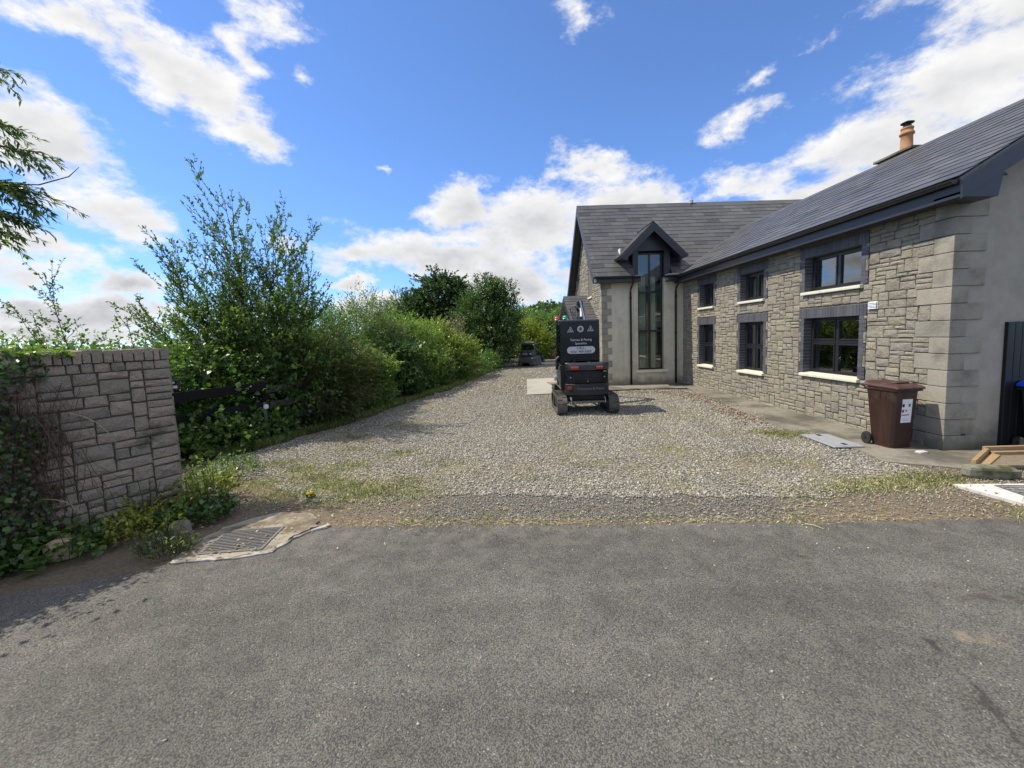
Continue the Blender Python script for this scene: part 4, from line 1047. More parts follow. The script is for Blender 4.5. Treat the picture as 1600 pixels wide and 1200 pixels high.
# ------------------------------------------------------------------ lettering helper
def letters(text, size, M, mt, parent, name='lettering', align='CENTER', bold=0):
    cu_ = bpy.data.curves.new(name,'FONT'); cu_.body = text; cu_.size = size; cu_.align_x = align; cu_.align_y = 'CENTER'
    cu_.extrude = .0006; cu_.offset = bold; cu_.resolution_u = 3
    t = bpy.data.objects.new(name,cu_); COL.objects.link(t)
    bpy.context.view_layer.update()
    me = bpy.data.meshes.new_from_object(t.evaluated_get(bpy.context.evaluated_depsgraph_get()))
    bpy.data.objects.remove(t); bpy.data.curves.remove(cu_)
    me.materials.clear(); me.materials.append(mt); me.name = name
    o = bpy.data.objects.new(name,me); link(o,parent); o.matrix_local = M; return o
REAR = Matrix.Rotation(R(90),4,'X')        # text upright, facing -y

# ------------------------------------------------------------------ wheelie bins
MT['bin_brown'] = surf('bin_brown',[(0,(.034,.015,.010))],.5,.4,(6,.2),((40,.1,.002),),dirt=((.075,.045,.03),3,.5,.8),streak=((.08,.05,.034),9,.5))
MT['bin_lid'] = surf('bin_lid_brown',[(0,(.060,.027,.024))],.5,.4,(8,.2),dirt=((.15,.10,.09),5,.5,.8))
MT['bin_black'] = surf('bin_black',[(0,(.016,.016,.018))],.45,.4,(8,.2))
MT['bin_blue'] = surf('bin_lid_blue',[(0,(.01,.07,.55))],.45,.4,(8,.1))
MT['rubber'] = surf('rubber',[(0,(.030,.030,.031))],.75,.3,(40,.3))
MT['paper'] = surf('paper',[(0,(.72,.71,.74))],.7,.3,(60,.06))
MT['ink'] = surf('ink',[(0,(.03,.03,.05))],.7,.3); MT['ink_green'] = surf('ink_green',[(0,(.10,.16,.10))],.7,.3); MT['ink_red'] = surf('ink_red',[(0,(.30,.05,.05))],.7,.3)
def wheelie(loc, rz, mb_body, mb_lid, label):
    r = empty('wheelie_bin', loc, rz, label, 'wheelie bin'); r.scale = (.84,.76,1.0)
    b = MB(); hs = [(.0,.215,.23),(.06,.225,.24),(.85,.262,.315),(.93,.268,.325)]
    vs = []
    for z,hx,hy in hs:
        c = .05
        yb = .02*z
        for x,y in ((-hx+c,-hy),(hx-c,-hy),(hx,-hy+c),(hx,hy-c),(hx-c,hy),(-hx+c,hy),(-hx,hy-c),(-hx,-hy+c)): vs.append((x,y+yb,z))
    fs = [(i*8+k,i*8+(k+1)%8,(i+1)*8+(k+1)%8,(i+1)*8+k) for i in range(3) for k in range(8)]+[tuple(range(8))]
    b.add(vs,fs); b.box((-.09,-.28,.20),(-.086,-.278,.21)) if False else None
    b.build('bin_body', mb_body, r, bevel=.012)
    rim = MB().prism([(-.288,-.345),(.288,-.345),(.288,.36),(-.288,.36)],2,.925,.962); rim.build('rim', mb_body, r, bevel=.012)
    for x in (-.285,): 
        for y in (-.1,.02): MB().box((-.272,y-.012,.80),(-.258,y+.012,.925)).build('lug', mb_body, r)
    # lid: domed tray with overhanging front lip and a hand recess
    l = MB(); vs = []
    for z,ox,y0,y1 in ((.958,.298,-.375,.36),(.985,.298,-.378,.36),(1.015,.27,-.34,.36),(1.04,.20,-.24,.36)):
        vs += [(-ox,y0,z),(ox,y0,z),(ox,y1,z+.022),(-ox,y1,z+.022)]
    l.add(vs,[(i*4+k,i*4+(k+1)%4,(i+1)*4+(k+1)%4,(i+1)*4+k) for i in range(3) for k in range(4)]+[(0,3,2,1),(12,13,14,15)])
    lid = l.build('lid', mb_lid, r, bevel=.008)
    MB().box((-.14,-.20,1.04),(.14,-.06,1.066)).build('lid_grip', mb_lid, lid, bevel=.012)
    MB().box((-.11,-.215,1.03),(.11,-.198,1.055)).build('grip_slot', MT['void'], lid)
    MB().tube([(-.26,.36,.97),(-.26,.43,.98),(.26,.43,.98),(.26,.36,.97)],.017,8).build('handle', mb_body, r, smooth=True)
    MB().tube([(-.30,.25,.10),(.30,.25,.10)],.012,8).build('axle', MT['steel'], r)
    wm = MB().lathe([(.10,-.026),(.105,-.012),(.105,.012),(.10,.026),(.06,.026),(.055,.02)],(0,0,0),22,axis=0).mesh('wheel',MT['rubber'],smooth=False)
    hm = MB().lathe([(.055,-.03),(.05,.022),(.018,.03),(.018,.034)],(0,0,0),14,axis=0).mesh('hub',MT['bin_black'])
    for s_ in (-1,1):
        w = inst('wheel',wm,Matrix.Translation((s_*.285,.25,.105)),r); inst('hub',hm,Matrix.Rotation(0 if s_>0 else math.pi,4,'Z'),w)
    return r
bin1 = wheelie((6.33,6.50,.03),R(6),MT['bin_brown'],MT['bin_lid'],'brown wheelie bin with white sticker against the stone house corner')
stk = MB()
def fy(z): return -(.24+(z-.06)*(.315-.24)/.79)+.02*z-.004
stk.add([(-.10,fy(.42)-.001,.42),(.12,fy(.42)-.001,.42),(.12,fy(.80)-.001,.80),(-.10,fy(.80)-.001,.80)],[(0,1,2,3)])
st_ = stk.build('sticker',MT['paper'],bin1)
for (x,z,w,h,mk) in ((-.07,.70,.05,.05,'ink'),(.06,.70,.045,.045,'ink_green'),(-.07,.61,.045,.045,'ink_red'),(0,.615,.03,.03,'ink_red'),(-.01,.545,.16,.014,'ink'),(.0,.48,.14,.006,'lead'),(.0,.455,.14,.006,'lead')):
    MB().add([(x-w/2,fy(z-h/2)-.003,z-h/2),(x+w/2,fy(z-h/2)-.003,z-h/2),(x+w/2,fy(z+h/2)-.003,z+h/2),(x-w/2,fy(z+h/2)-.003,z+h/2)],[(0,1,2,3)]).build('print',MT[mk],st_)
wheelie((8.09,5.80,.03),R(0),MT['bin_black'],MT['bin_blue'],'black wheelie bin with bright blue lid in front of the black door')

# ------------------------------------------------------------------ mini excavator (seen from behind)
MT['ex_black'] = surf('excavator_black',[(0,(.007,.008,.012))],.25,.28,(5,.15),coat=.1,dirt=((.03,.028,.026),2,.5,.8))
MT['ex_gloss'] = surf('excavator_gloss',[(0,(.016,.018,.026))],.22,.6,(5,.15),coat=.8,dirt=((.05,.047,.042),4,.5,.75))
MT['ex_grey'] = surf('excavator_charcoal',[(0,(.022,.023,.028))],.5,.3,(8,.15),((90,.2,.002),),dirt=((.08,.072,.06),2.5,.5,.8))
MT['track'] = surf('track_rubber',[(0,(.075,.072,.066))],.85,.2,(25,.3),((60,.4,.004),),dirt=((.17,.155,.13),3,.45,.75))
MT['red_lens'] = surf('red_lens',[(0,(.34,.03,.025))],.2,.6)
MT['beacon_red'] = surf('beacon_red',[(0,(.45,.06,.04))],.25,.5)
MT['beacon_green'] = surf('beacon_green',[(0,(.03,.24,.17))],.25,.5)
MT['chrome'] = surf('cylinder_chrome',[(0,(.75,.76,.8))],.15,.5,metallic=1)
MT['sign_white'] = surf('sign_white',[(0,(.50,.51,.53))],.5,.3)
MT['sign_faint'] = surf('sign_worn',[(0,(.16,.15,.16))],.6,.3)
MT['ex_glass'] = glass_mat('cab_glass',1.6,(.25,.27,.28))
def excavator(loc, rz, label):
    r = empty('mini_excavator', loc, rz, label, 'mini excavator')
    # local: x right, y forward, rear of the tracks at y=0
    for sx in (-1,1):
        c = sx*.645; w = .25; L_,H_ = 1.55,.50
        # belt: rounded oblong swept across the width
        prof = []
        def obl(rad, n=10):
            P = []
            for k in range(n+1):
                t = math.pi/2+math.pi*k/n; P.append((rad*math.cos(t)+.25, rad*math.sin(t)+.25))
            for k in range(n+1):
                t = -math.pi/2+math.pi*k/n; P.append((L_-.25+rad*math.cos(t), rad*math.sin(t)+.25))
            return P
        o_,i_ = obl(.235),obl(.19)
        tk = MB(); n_ = len(o_)
        vs = [(c-w/2,y,z) for y,z in o_]+[(c+w/2,y,z) for y,z in o_]+[(c-w/2,y,z) for y,z in i_]+[(c+w/2,y,z) for y,z in i_]
        fs = []
        for k in range(n_):
            q = (k+1)%n_; fs += [(k,q,n_+q,n_+k),(2*n_+k,2*n_+q,3*n_+q,3*n_+k),(k,q,2*n_+q,2*n_+k),(n_+k,n_+q,3*n_+q,3*n_+k)]
        tk.add(vs,fs)
        t_o = tk.build('track',MT['track'],r)
        # grouser bars in two staggered rows
        per = []
        for k in range(n_):
            a,b = Vector(o_[k]),Vector(o_[(k+1)%n_]); per.append((a,b,(b-a).length))
        tot = sum(p[2] for p in per); N_ = 40; gm = MB().box((-.055,-.022,-.001),(.055,.022,.017)).mesh('grouser',MT['track'])
        for g in range(N_):
            s_ = tot*g/N_
            for a,b,l in per:
                if s_ <= l: break
                s_ -= l
            p = a.lerp(b,s_/max(l,1e-6)); d = (b-a).normalized()
            nrm_ = Vector((0,-d.y,d.x)); nrm_ = nrm_ if Vector((0,p.x-L_/2,p.y-.25)).dot(nrm_)>0 else -nrm_
            tng = Vector((0,d.x,d.y)); xx = tng.cross(nrm_)
            M = Matrix((xx,tng,nrm_)).transposed().to_4x4(); M.translation = (c+(.062 if g%2 else -.062),p.x,p.y)
            inst('grouser',gm,M,t_o)
        fr2 = MB(); fr2.box((c-.07,.2,.12),(c+.07,L_-.2,.38)); fr2.build('track_frame',MT['ex_grey'],r,bevel=.02)
        wh = MB(); wh.lathe([(.17,-.09),(.17,.09)],(c,.25,.25),18,axis=0); wh.build('sprocket',MT['ex_grey'],r)
        wh = MB(); wh.lathe([(.17,-.09),(.17,.09)],(c,L_-.25,.25),18,axis=0); wh.build('idler',MT['ex_grey'],r)
    MB().box((-.53,.35,.30),(.53,1.2,.46)).build('undercarriage',MT['ex_black'],r,bevel=.02)
    MB().lathe([(.36,.44),(.36,.53)],(0,.72,0),22).build('slew_ring',MT['ex_grey'],r)
    MB().box((-.64,1.75,.10),(.64,1.80,.40)).build('dozer_blade',MT['ex_black'],r,bevel=.01)
    for x in (-.3,.3): MB().tube([(x,1.15,.36),(x,1.77,.24)],.04,8).build('blade_arm',MT['ex_black'],r)
    # house of the machine: curved counterweight and bonnet
    def dsec(zs, hx, y0, y1, name, mt, bulge=.10, bev=.025):
        m_ = MB(); P = []
        n = 8
        for k in range(n+1):
            x = -hx+2*hx*k/n; P.append((x, y0+bulge*(abs(x)/hx)**2.5))
        P += [(hx,y1),(-hx,y1)]
        m_.prism(P,2,zs[0],zs[1]); return m_.build(name,mt,r,bevel=bev)
    dsec((.50,.80),.545,.02,1.35,'counterweight',MT['ex_grey'],.14,.03)
    dsec((.805,1.12),.535,.05,.9,'bonnet',MT['ex_black'],.12,.02)
    dsec((1.125,1.33),.55,.0,.85,'bonnet_hood',MT['ex_gloss'],.13,.035)
    MB().box((-.36,.055,.84),(.36,.10,1.08)).build('engine_door',MT['ex_black'],r,bevel=.015)
    MB().lathe([(.014,0),(.014,.01)],(.0,.05,.86),10,axis=1).build('door_lock',MT['steel'],r)
    for sx,w in ((-.32,.20),(.29,.17)):
        m_ = MB(); m_.box((sx-w/2-.02,-.005,1.14),(sx+w/2+.02,.06,1.25)); hs = m_.build('lamp_surround',MT['ex_grey'],r,bevel=.02)
        MB().box((sx-w/2,-.02,1.155),(sx+w/2,.02,1.235)).build('tail_light',MT['red_lens'],hs,bevel=.02)
    MB().box((-.50,.05,.66),(-.40,.12,.73)).build('reflector',MT['red_lens'],r,bevel=.004)
    MB().tube([(-.30,.2,1.33),(-.30,.2,1.42)],.05,10).build('exhaust_cap',MT['ex_black'],r)
    for k in range(5): MB().box((-.26,.050,.90+.03*k),(.26,.058,.912+.03*k)).build('vent_slot',MT['ex_grey'],r)
    for x in (-.42,.42):
        MB().lathe([(.018,0),(.018,.012)],(x,.085,.96),10,axis=1).build('bolt',MT['steel'],r)
        MB().tube([(x,.16,.47),(x,.02,.40),(x,.02,.34),(x,.12,.32)],.018,6).build('tie_down_loop',MT['steel'],r)
    MB().box((-.50,.25,.28),(.50,.34,.34)).build('cross_member',MT['steel_dark'],r,bevel=.01)
    MB().tube([(.38,.03,1.10),(.46,.03,1.10)],.012,6).build('latch',MT['steel'],r)
    # cab
    cx,cy0,cy1,z0,z1 = -.14,.28,1.32,1.26,2.36
    MB().box((cx-.50,cy0,.62),(cx+.50,cy1,1.27)).build('cab_base',MT['ex_black'],r,bevel=.03)
    MB().box((cx-.49,cy0-.03,z0+.08),(cx+.49,cy0+.02,z1)).build('cab_rear_panel',MT['ex_black'],r,bevel=.055,seg=4)
    for x in (cx-.46,cx+.46):
        MB().tube([(x,cy0+.04,z0),(x,cy0+.04,z1-.04)],.035,8).build('cab_pillar',MT['ex_black'],r)
        MB().tube([(x,cy1-.02,z0-.5),(x,cy1-.10,z1-.04)],.03,8).build('cab_pillar',MT['ex_black'],r)
        MB().box((x-.004,cy0+.08,z0-.3),(x+.004,cy1-.10,z1-.08)).build('side_window',MT['ex_glass'],r)
    MB().box((cx-.42,cy1-.08,z0-.3),(cx+.42,cy1-.072,z1-.08)).build('windscreen',MT['ex_glass'],r)
    MB().box((cx-.50,cy0-.02,z1-.03),(cx+.50,cy1+.02,z1+.03)).build('cab_roof',MT['ex_gloss'],r,bevel=.028,seg=3)
    MB().box((cx-.22,.75,1.27),(cx+.22,1.2,1.36)).build('seat',MT['ex_grey'],r,bevel=.03)
    MB().box((cx-.22,.70,1.36),(cx+.22,.78,1.85)).build('seat_back',MT['ex_grey'],r,bevel=.03)
    # lettering and warning marks on the cab's back panel
    fy_ = cy0-.034
    def tri(x,z,s):
        t = MB(); h = s*.87
        def ring(k0,k1):
            for a,b in ((0,1),(1,2),(2,0)):
                pts = [(-.5,-.33),(.5,-.33),(0,.67)]
                p,q = pts[a],pts[b]
                t.add([(x+p[0]*s*k0,fy_,z+p[1]*h*k0*1.0),(x+q[0]*s*k0,fy_,z+q[1]*h*k0),(x+q[0]*s*k1,fy_,z+q[1]*h*k1),(x+p[0]*s*k1,fy_,z+p[1]*h*k1)],[(0,1,2,3)])
        ring(1,.78)
        t.tube([(x,fy_,z-.015),(x+.004,fy_,z+.03)],.010,5); t.tube([(x-.004,fy_,z+.0),(x-.03,fy_,z-.03)],.007,5); t.tube([(x+.004,fy_,z-.015),(x+.03,fy_,z-.028)],.007,5)
        t.build('warning_triangle',MT['sign_white'],r)
    tri(cx-.235,2.13,.16); tri(cx+.265,2.14,.16)
    em = MB(); em.lathe([(.078,0),(.078,.004),(.056,.004),(.056,0)],(cx+.015,fy_-.003,2.155),24,axis=1); e_ = em.build('round_badge',MT['sign_white'],r)
    em = MB()
    for k in range(5): 
        t = k*2*math.pi/5+1.57; em.tube([(cx+.015,fy_-.002,2.155),(cx+.015+.042*math.cos(t),fy_-.002,2.155+.042*math.sin(t))],.007,5)
    em.lathe([(.02,0),(.02,.003)],(cx+.015,fy_-.004,2.155),12,axis=1); em.build('badge_emblem',MT['ink'],e_)
    T = lambda x,z: Matrix.Translation((x,fy_,z)) @ REAR
    letters('Tarmac & Paving',.080,T(cx+.02,1.885),MT['sign_white'],r,bold=.0008)
    letters('Specialists',.072,T(cx+.02,1.795),MT['sign_white'],r,bold=.0006)
    pl = MB(); P = []
    for k in range(7): t = math.pi/2+math.pi*k/6; P.append((cx-.245+.088*math.cos(t),1.63+.088*math.sin(t)))
    for k in range(7): t = -math.pi/2+math.pi*k/6; P.append((cx+.285+.088*math.cos(t),1.63+.088*math.sin(t)))
    pl.prism(P,1,fy_-.001,fy_+.002); p_o = pl.build('phone_plate',MT['sign_white'],r)
    T2 = lambda x,z: Matrix.Translation((x,fy_-.003,z)) @ REAR
    letters('CALL:',.085,T2(cx+.02,1.672),MT['ink'],p_o,bold=.001)
    letters('0161 464 6569',.085,T2(cx+.02,1.590),MT['ink'],p_o,bold=.001)
    letters('Driveways & Patios',.085,Matrix.Translation((.06,.008,.68)) @ REAR,MT['sign_faint'],r,bold=.001)
    # beacons, mirror, rail and hoses
    for x,mk,z in ((cx-.55,'beacon_red',2.40),(cx-.345,'beacon_green',2.42)):
        MB().tube([(x,cy0+.1,2.36),(x,cy0+.1,z)],.018,8).build('beacon_stem',MT['ex_black'],r)
        MB().lathe([(.066,z),(.07,z+.04),(.05,z+.075),(.01,z+.09)],(x,cy0+.1,0),16).build('beacon',MT[mk],r,smooth=True)
    MB().box((cx-.58,cy0+.05,2.34),(cx-.48,cy0+.16,2.37)).build('beacon_bracket',MT['ex_black'],r)
    MB().tube([(cx-.56,.35,2.25),(cx-.565,.35,1.5),(cx-.56,.36,.75)],.02,8).build('grab_rail',MT['ex_black'],r)
    MB().tube([(cx-.54,.30,1.48),(cx-.60,.26,1.44),(cx-.60,.26,1.30)],.014,6).build('mirror_arm',MT['steel'],r)
    MB().box((cx-.63,.25,1.16),(cx-.585,.275,1.42)).build('mirror',MT['ex_grey'],r,bevel=.01)
    for k in range(3): MB().tube([(cx-.52-.02*k,.3,1.25-.05*k),(cx-.56-.02*k,.32,1.05),(cx-.5,.34,.8-.05*k)],.012,6).build('hose',MT['steel'],r)
    MB().box((cx-.66,.40,.86),(cx-.58,.50,.98)).build('side_lamp',MT['sign_white'],r,bevel=.01)
    # boom, dipper and bucket out in front; the tip of the boom shows above the roof
    bm_ = MB(); bm_.tube([(.14,1.5,.75),(.18,1.8,1.7),(.24,2.1,2.5),(.26,2.4,2.95)],[.13,.12,.10,.07],8); bm_.build('boom',MT['ex_black'],r)
    MB().tube([(.32,1.5,1.95),(.22,2.2,2.98)],.035,8).build('boom_cylinder',MT['chrome'],r,smooth=True)
    MB().box((.14,2.22,2.86),(.30,2.42,3.0)).build('boom_head',MT['ex_black'],r,bevel=.02)
    MB().tube([(.26,2.4,2.9),(.26,3.0,1.6),(.26,3.05,.75)],[.07,.08,.05],8).build('dipper',MT['ex_black'],r)
    bu = MB(); bu.prism([(2.75,.55),(3.15,.62),(3.2,.3),(3.0,.08),(2.75,.05)],0,.06,.46); bu.build('bucket',MT['ex_grey'],r,bevel=.02)
    for k in range(3): MB().tube([(.12-.05*k,1.8,2.2),(.02-.07*k,2.0,2.62+.07*k),(.12-.03*k,2.2,2.85),(.2,2.3,2.6)],.013,6).build('hydraulic_hose',MT['pipe'],r)
    return r
excavator((2.06,9.98,0),R(-1.0),'black mini excavator with white tarmac lettering parked on gravel by the house')

# second tracked machine further down the drive
MT['machine_blue'] = surf('machine_navy',[(0,(.020,.023,.038))],.4,.5,(8,.15),dirt=((.06,.055,.05),3,.5,.8))
MT['machine_grey'] = surf('machine_grey',[(0,(.075,.075,.085))],.6,.3,(8,.2),dirt=((.11,.10,.085),3,.5,.8))
MT['lamp'] = surf('lamp_glass',[(0,(.65,.65,.62))],.2,.6)
def loader(loc, rz, label):
    r = empty('tracked_loader',loc,rz,label,'tracked loader')
    for sx in (-1,1):
        c = sx*.40; m_ = MB(); P = [(0,.18),(.10,.02),(1.75,.02),(1.95,.20),(1.75,.50),(.2,.50)]
        m_.prism(P,0,c-.15,c+.15); m_.build('track',MT['track'],r,bevel=.04)
        for k in range(4): MB().lathe([(.11,-.155),(.11,.155)],(c,.35+.42*k,.22),12,axis=0).build('track_roller',MT['machine_grey'],r)
    MB().box((-.5,.05,.22),(.5,1.8,.62)).build('chassis',MT['machine_grey'],r,bevel=.03)
    MB().box((-.49,-.02,.30),(.49,.06,.64)).build('rear_bumper',MT['machine_grey'],r,bevel=.03)
    MB().box((-.46,.0,.66),(.46,.95,.98)).build('bonnet',MT['machine_blue'],r,bevel=.035)
    MB().box((-.50,-.01,.98),(.50,.9,1.03)).build('bonnet_lid',MT['machine_grey'],r,bevel=.015)
    for x,z in ((-.38,.84),(.38,.84),(-.46,.55),(.46,.55)): MB().lathe([(.045,-.03),(.045,.0)],(x,-.0 if z>.7 else -.02,z),14,axis=1).build('headlight',MT['lamp'],r)
    letters('ICO',.17,Matrix.Translation((.0,-.006,.82)) @ REAR,MT['sign_white'],r,bold=.004)
    for x in (-.42,.42):
        for y in (.55,1.5): MB().tube([(x,y,1.0),(x,y,1.46)],.035,8).build('cab_post',MT['machine_blue'],r)
    MB().box((-.40,.53,1.03),(.40,.54,1.42)).build('rear_window',MT['ex_glass'],r)
    MB().box((-.50,.45,1.44),(.50,1.6,1.50)).build('cab_roof',MT['machine_grey'],r,bevel=.02)
    MB().box((-.28,.6,1.50),(.24,1.3,1.60)).build('roof_unit',MT['lead'],r,bevel=.04)
    for x in (-.47,.44): MB().box((x-.04,.40,1.36),(x+.04,.46,1.44)).build('work_lamp',MT['lamp'],r,bevel=.01)
    MB().box((-.2,.9,.98),(.2,1.3,1.15)).build('seat',MT['machine_grey'],r,bevel=.04)
    MB().box((-.2,1.2,1.1),(.2,1.28,1.38)).build('seat_back',MT['machine_grey'],r,bevel=.03)
    for sx in (-1,1): MB().tube([(sx*.52,.5,1.15),(sx*.52,1.5,.85),(sx*.52,2.2,.35)],.05,8).build('lift_arm',MT['machine_blue'],r)
    MB().prism([(2.1,.12),(2.6,.08),(2.62,.14),(2.2,.5),(2.1,.5)],0,-.6,.6).build('bucket',MT['machine_grey'],r,bevel=.01)
    return r
loader((1.40,26.5,0),R(-22),'dark tracked loader with four round lamps far down the gravel drive')
# black crate with a board on top, half behind the excavator
ct = empty('crate',(1.92,14.0,.032),R(6),'black crate topped with a wooden board on the pale concrete pad','crate')
MB().box((-.26,-.2,0),(.26,.2,.30)).build('crate_body',MT['ex_black'],ct,bevel=.01)
MB().box((-.27,-.21,.14),(.27,.21,.17)).build('crate_rib',MT['ex_grey'],ct)
MB().box((-.42,-.28,.33),(.30,.28,.36)).build('board',MT['timber'],ct,bevel=.004,seg=1)
MB().box((-.30,-.24,.30),(.26,.22,.33)).build('batten',MT['concrete_white'],ct)

# ------------------------------------------------------------------ black post-and-rail fence along the drive
MT['fence_black'] = surf('fence_black',[(0,(.009,.009,.010)),(1,(.014,.014,.014))],.85,.15,(30,.3),((40,.4,.004),))
MT['fence_grey'] = surf('fence_weathered',[(0,(.06,.055,.05)),(1,(.09,.085,.075))],.85,.2,(30,.3),((40,.4,.004),))
FP = [(-6.75,6.1),(-5.9,7.25),(-4.98,8.55),(-4.55,10.4),(-4.2,12.2),(-3.75,14.0),(-3.25,15.8),(-2.75,17.6),(-2.3,19.4)]
fence = empty('post_and_rail_fence',(*FP[0],0),0,'black timber post and rail fence running into the hedge behind the granite wall','fence')
FO = (*FP[0],0)
pm = None
for i,(x,y) in enumerate(FP):
    m_ = MB(); m_.box((x-.05,y-.05,-.05),(x+.05,y+.05,1.28 if i!=2 else 1.0),random.random()); m_.build('post',MT['fence_black'],fence,FO,bevel=.008,seg=1)
for i,(a,b) in enumerate(zip(FP,FP[1:])):
    a,b = Vector((*a,0)),Vector((*b,0)); d = (b-a); n_ = Vector((d.y,-d.x,0)).normalized()*.07
    for z in ((.50,.80,1.18) if i<2 else (.45,.78,1.1)):
        m_ = MB(); p,q = a+n_-d.normalized()*.05,b+n_+d.normalized()*.05; w = Vector((n_.x,n_.y,0)).normalized()*.018; hh = .065 if not(i<2 and z>1.1) else .09
        z0,z1 = z+random.uniform(-.015,.015),z+random.uniform(-.015,.015)
        vs = [p-w+Vector((0,0,z0-hh)),p+w+Vector((0,0,z0-hh)),p+w+Vector((0,0,z0+hh)),p-w+Vector((0,0,z0+hh)),q-w+Vector((0,0,z1-hh)),q+w+Vector((0,0,z1-hh)),q+w+Vector((0,0,z1+hh)),q-w+Vector((0,0,z1+hh))]
        m_.add(vs,[(0,1,2,3),(7,6,5,4),(0,4,5,1),(1,5,6,2),(2,6,7,3),(3,7,4,0)],random.random()); m_.build('rail',MT['fence_black'] if i<2 else MT['fence_grey'],fence,FO,bevel=.004,seg=1)
ps = empty('marker_post',(-4.93,8.42,0),0,'slim galvanised post with white reflector disc at the fence end','post')
MB().box((-.022,-.022,-.05),(.022,.022,.86)).build('shaft',MT['steel_dark'],ps)
MB().lathe([(.05,-.012),(.05,.0)],(.045,-.03,.78),16,axis=1).build('reflector',MT['white'],ps)
MB().box((-.12,-.10,.0),(.12,.10,.09)).build('foot',MT['grey_rock'],ps,bevel=.02)
# spider plant on the inner sill of the near ground-floor window
MT['plant'] = surf('spider_leaf',[(0,(.16,.24,.06)),(1,(.42,.45,.22))],.5,.4)
hp = empty('house_plant',(HX+.28,8.35,1.0),0,'spiky pale green pot plant behind the large ground floor window','house plant')
MB().lathe([(.05,0),(.07,.12),(.075,.13),(.06,.13)],(0,0,0),14).build('pot',MT['terracotta'],hp)
lv_ = MB(); rp_ = random.Random(4)
for k in range(46):
    a = rp_.uniform(0,6.28); L_ = rp_.uniform(.18,.42); up_ = rp_.uniform(.1,.32); w = .009
    side = Vector((-math.sin(a),math.cos(a),0))*w; P = []
    for t in (0,.35,.7,1):
        p = Vector((math.cos(a)*L_*t*.55,math.sin(a)*L_*t*1.2,.12+up_*math.sin(t*2.2)*1.1)); ww = side*(1-t*.9); P += [p-ww,p+ww]
    lv_.add(P,[(0,1,3,2),(2,3,5,4),(4,5,7,6)],rp_.random())
tag(lv_.build('leaves',MT['plant'],hp),kind='stuff')
# ------------------------------------------------------------------ foliage
def leaf_mat(name, stops, trans=.4, rough=.42, spec=.45, gain=1.5):
    mt, N, L = new_mat(name)
    out = N.new('ShaderNodeOutputMaterial'); p = N.new('ShaderNodeBsdfPrincipled'); t = N.new('ShaderNodeBsdfTranslucent'); mx = N.new('ShaderNodeMixShader')
    a = N.new('ShaderNodeAttribute'); a.attribute_name = 'tone'
    r = ramp(N, stops); L.new(a.outputs['Fac'], r.inputs[0])
    pos = N.new('ShaderNodeNewGeometry').outputs['Position']
    n = noise(N, L, pos, 1.1, 4, .6); f = maprange(N, L, n.outputs['Fac'], .3, .7, .75, 1.3, False)
    v = N.new('ShaderNodeVectorMath'); v.operation='SCALE'; L.new(r.outputs[0], v.inputs[0]); L.new(mathn(N,L,'MULTIPLY',f,gain), v.inputs['Scale'])
    tn_ = mixc(N, L, 1.0, v.outputs[0], (.90,1.0,1.0), 'MULTIPLY'); L.new(tn_, p.inputs['Base Color']); p.inputs['Roughness'].default_value = rough; p.inputs['Specular IOR Level'].default_value = spec
    v2 = N.new('ShaderNodeVectorMath'); v2.operation='MULTIPLY'; L.new(v.outputs[0], v2.inputs[0]); v2.inputs[1].default_value = (1.2,1.6,.6)
    L.new(v2.outputs[0], t.inputs['Color']); mx.inputs[0].default_value = trans
    L.new(p.outputs[0], mx.inputs[1]); L.new(t.outputs[0], mx.inputs[2]); L.new(mx.outputs[0], out.inputs[0]); return mt
LM = {
 'sallow': leaf_mat('sallow_leaf',[(0,(.040,.062,.022)),(.5,(.068,.098,.030)),(.85,(.11,.14,.042)),(1,(.15,.17,.055))],.5,.38,.55),
 'conifer': leaf_mat('conifer_spray',[(0,(.040,.048,.016)),(.5,(.062,.070,.020)),(.85,(.095,.10,.030)),(1,(.13,.115,.04))],.25),
 'bramble': leaf_mat('bramble_leaf',[(0,(.035,.062,.018)),(.5,(.066,.105,.028)),(.85,(.12,.165,.05)),(1,(.19,.21,.075))],.42,.36,.6),
 'bright': leaf_mat('bright_leaf',[(0,(.055,.088,.022)),(.5,(.095,.135,.032)),(.85,(.15,.19,.05)),(1,(.22,.24,.08))],.45,.38,.55),
 'dark': leaf_mat('sycamore_leaf',[(0,(.022,.036,.018)),(.5,(.034,.054,.022)),(.9,(.06,.08,.03)),(1,(.08,.10,.035))]),
 'ash': leaf_mat('ash_leaf',[(0,(.032,.055,.022)),(.5,(.052,.080,.028)),(.9,(.085,.115,.04)),(1,(.12,.14,.05))]),
 'hawthorn': leaf_mat('hawthorn_leaf',[(0,(.06,.075,.018)),(.5,(.105,.125,.03)),(.85,(.17,.185,.05)),(1,(.25,.24,.08))],.45,.4,.5),
 'grey': leaf_mat('grey_leaf',[(0,(.07,.085,.045)),(.5,(.10,.115,.06)),(1,(.15,.15,.085))]),
 'yellow': leaf_mat('yellow_leaf',[(0,(.10,.12,.020)),(.5,(.16,.17,.030)),(.9,(.25,.23,.045)),(1,(.34,.28,.05))],.4),
 'dry': leaf_mat('dry_stem',[(0,(.16,.115,.06)),(.5,(.26,.20,.11)),(1,(.38,.31,.18))],.2),
 'red': leaf_mat('dead_creeper',[(0,(.045,.020,.018)),(.5,(.075,.038,.030)),(1,(.12,.075,.05))],.15),
 'purple': leaf_mat('purple_leaf',[(0,(.06,.035,.03)),(.5,(.12,.075,.05)),(1,(.2,.14,.08))],.2),
}
MT['bark'] = surf('bark',[(0,(.085,.070,.052))],.95,.1,(20,.3),((30,.8,.01),))
MT['twig'] = surf('twig',[(0,(.075,.060,.035))],.9,.15,(20,.3))
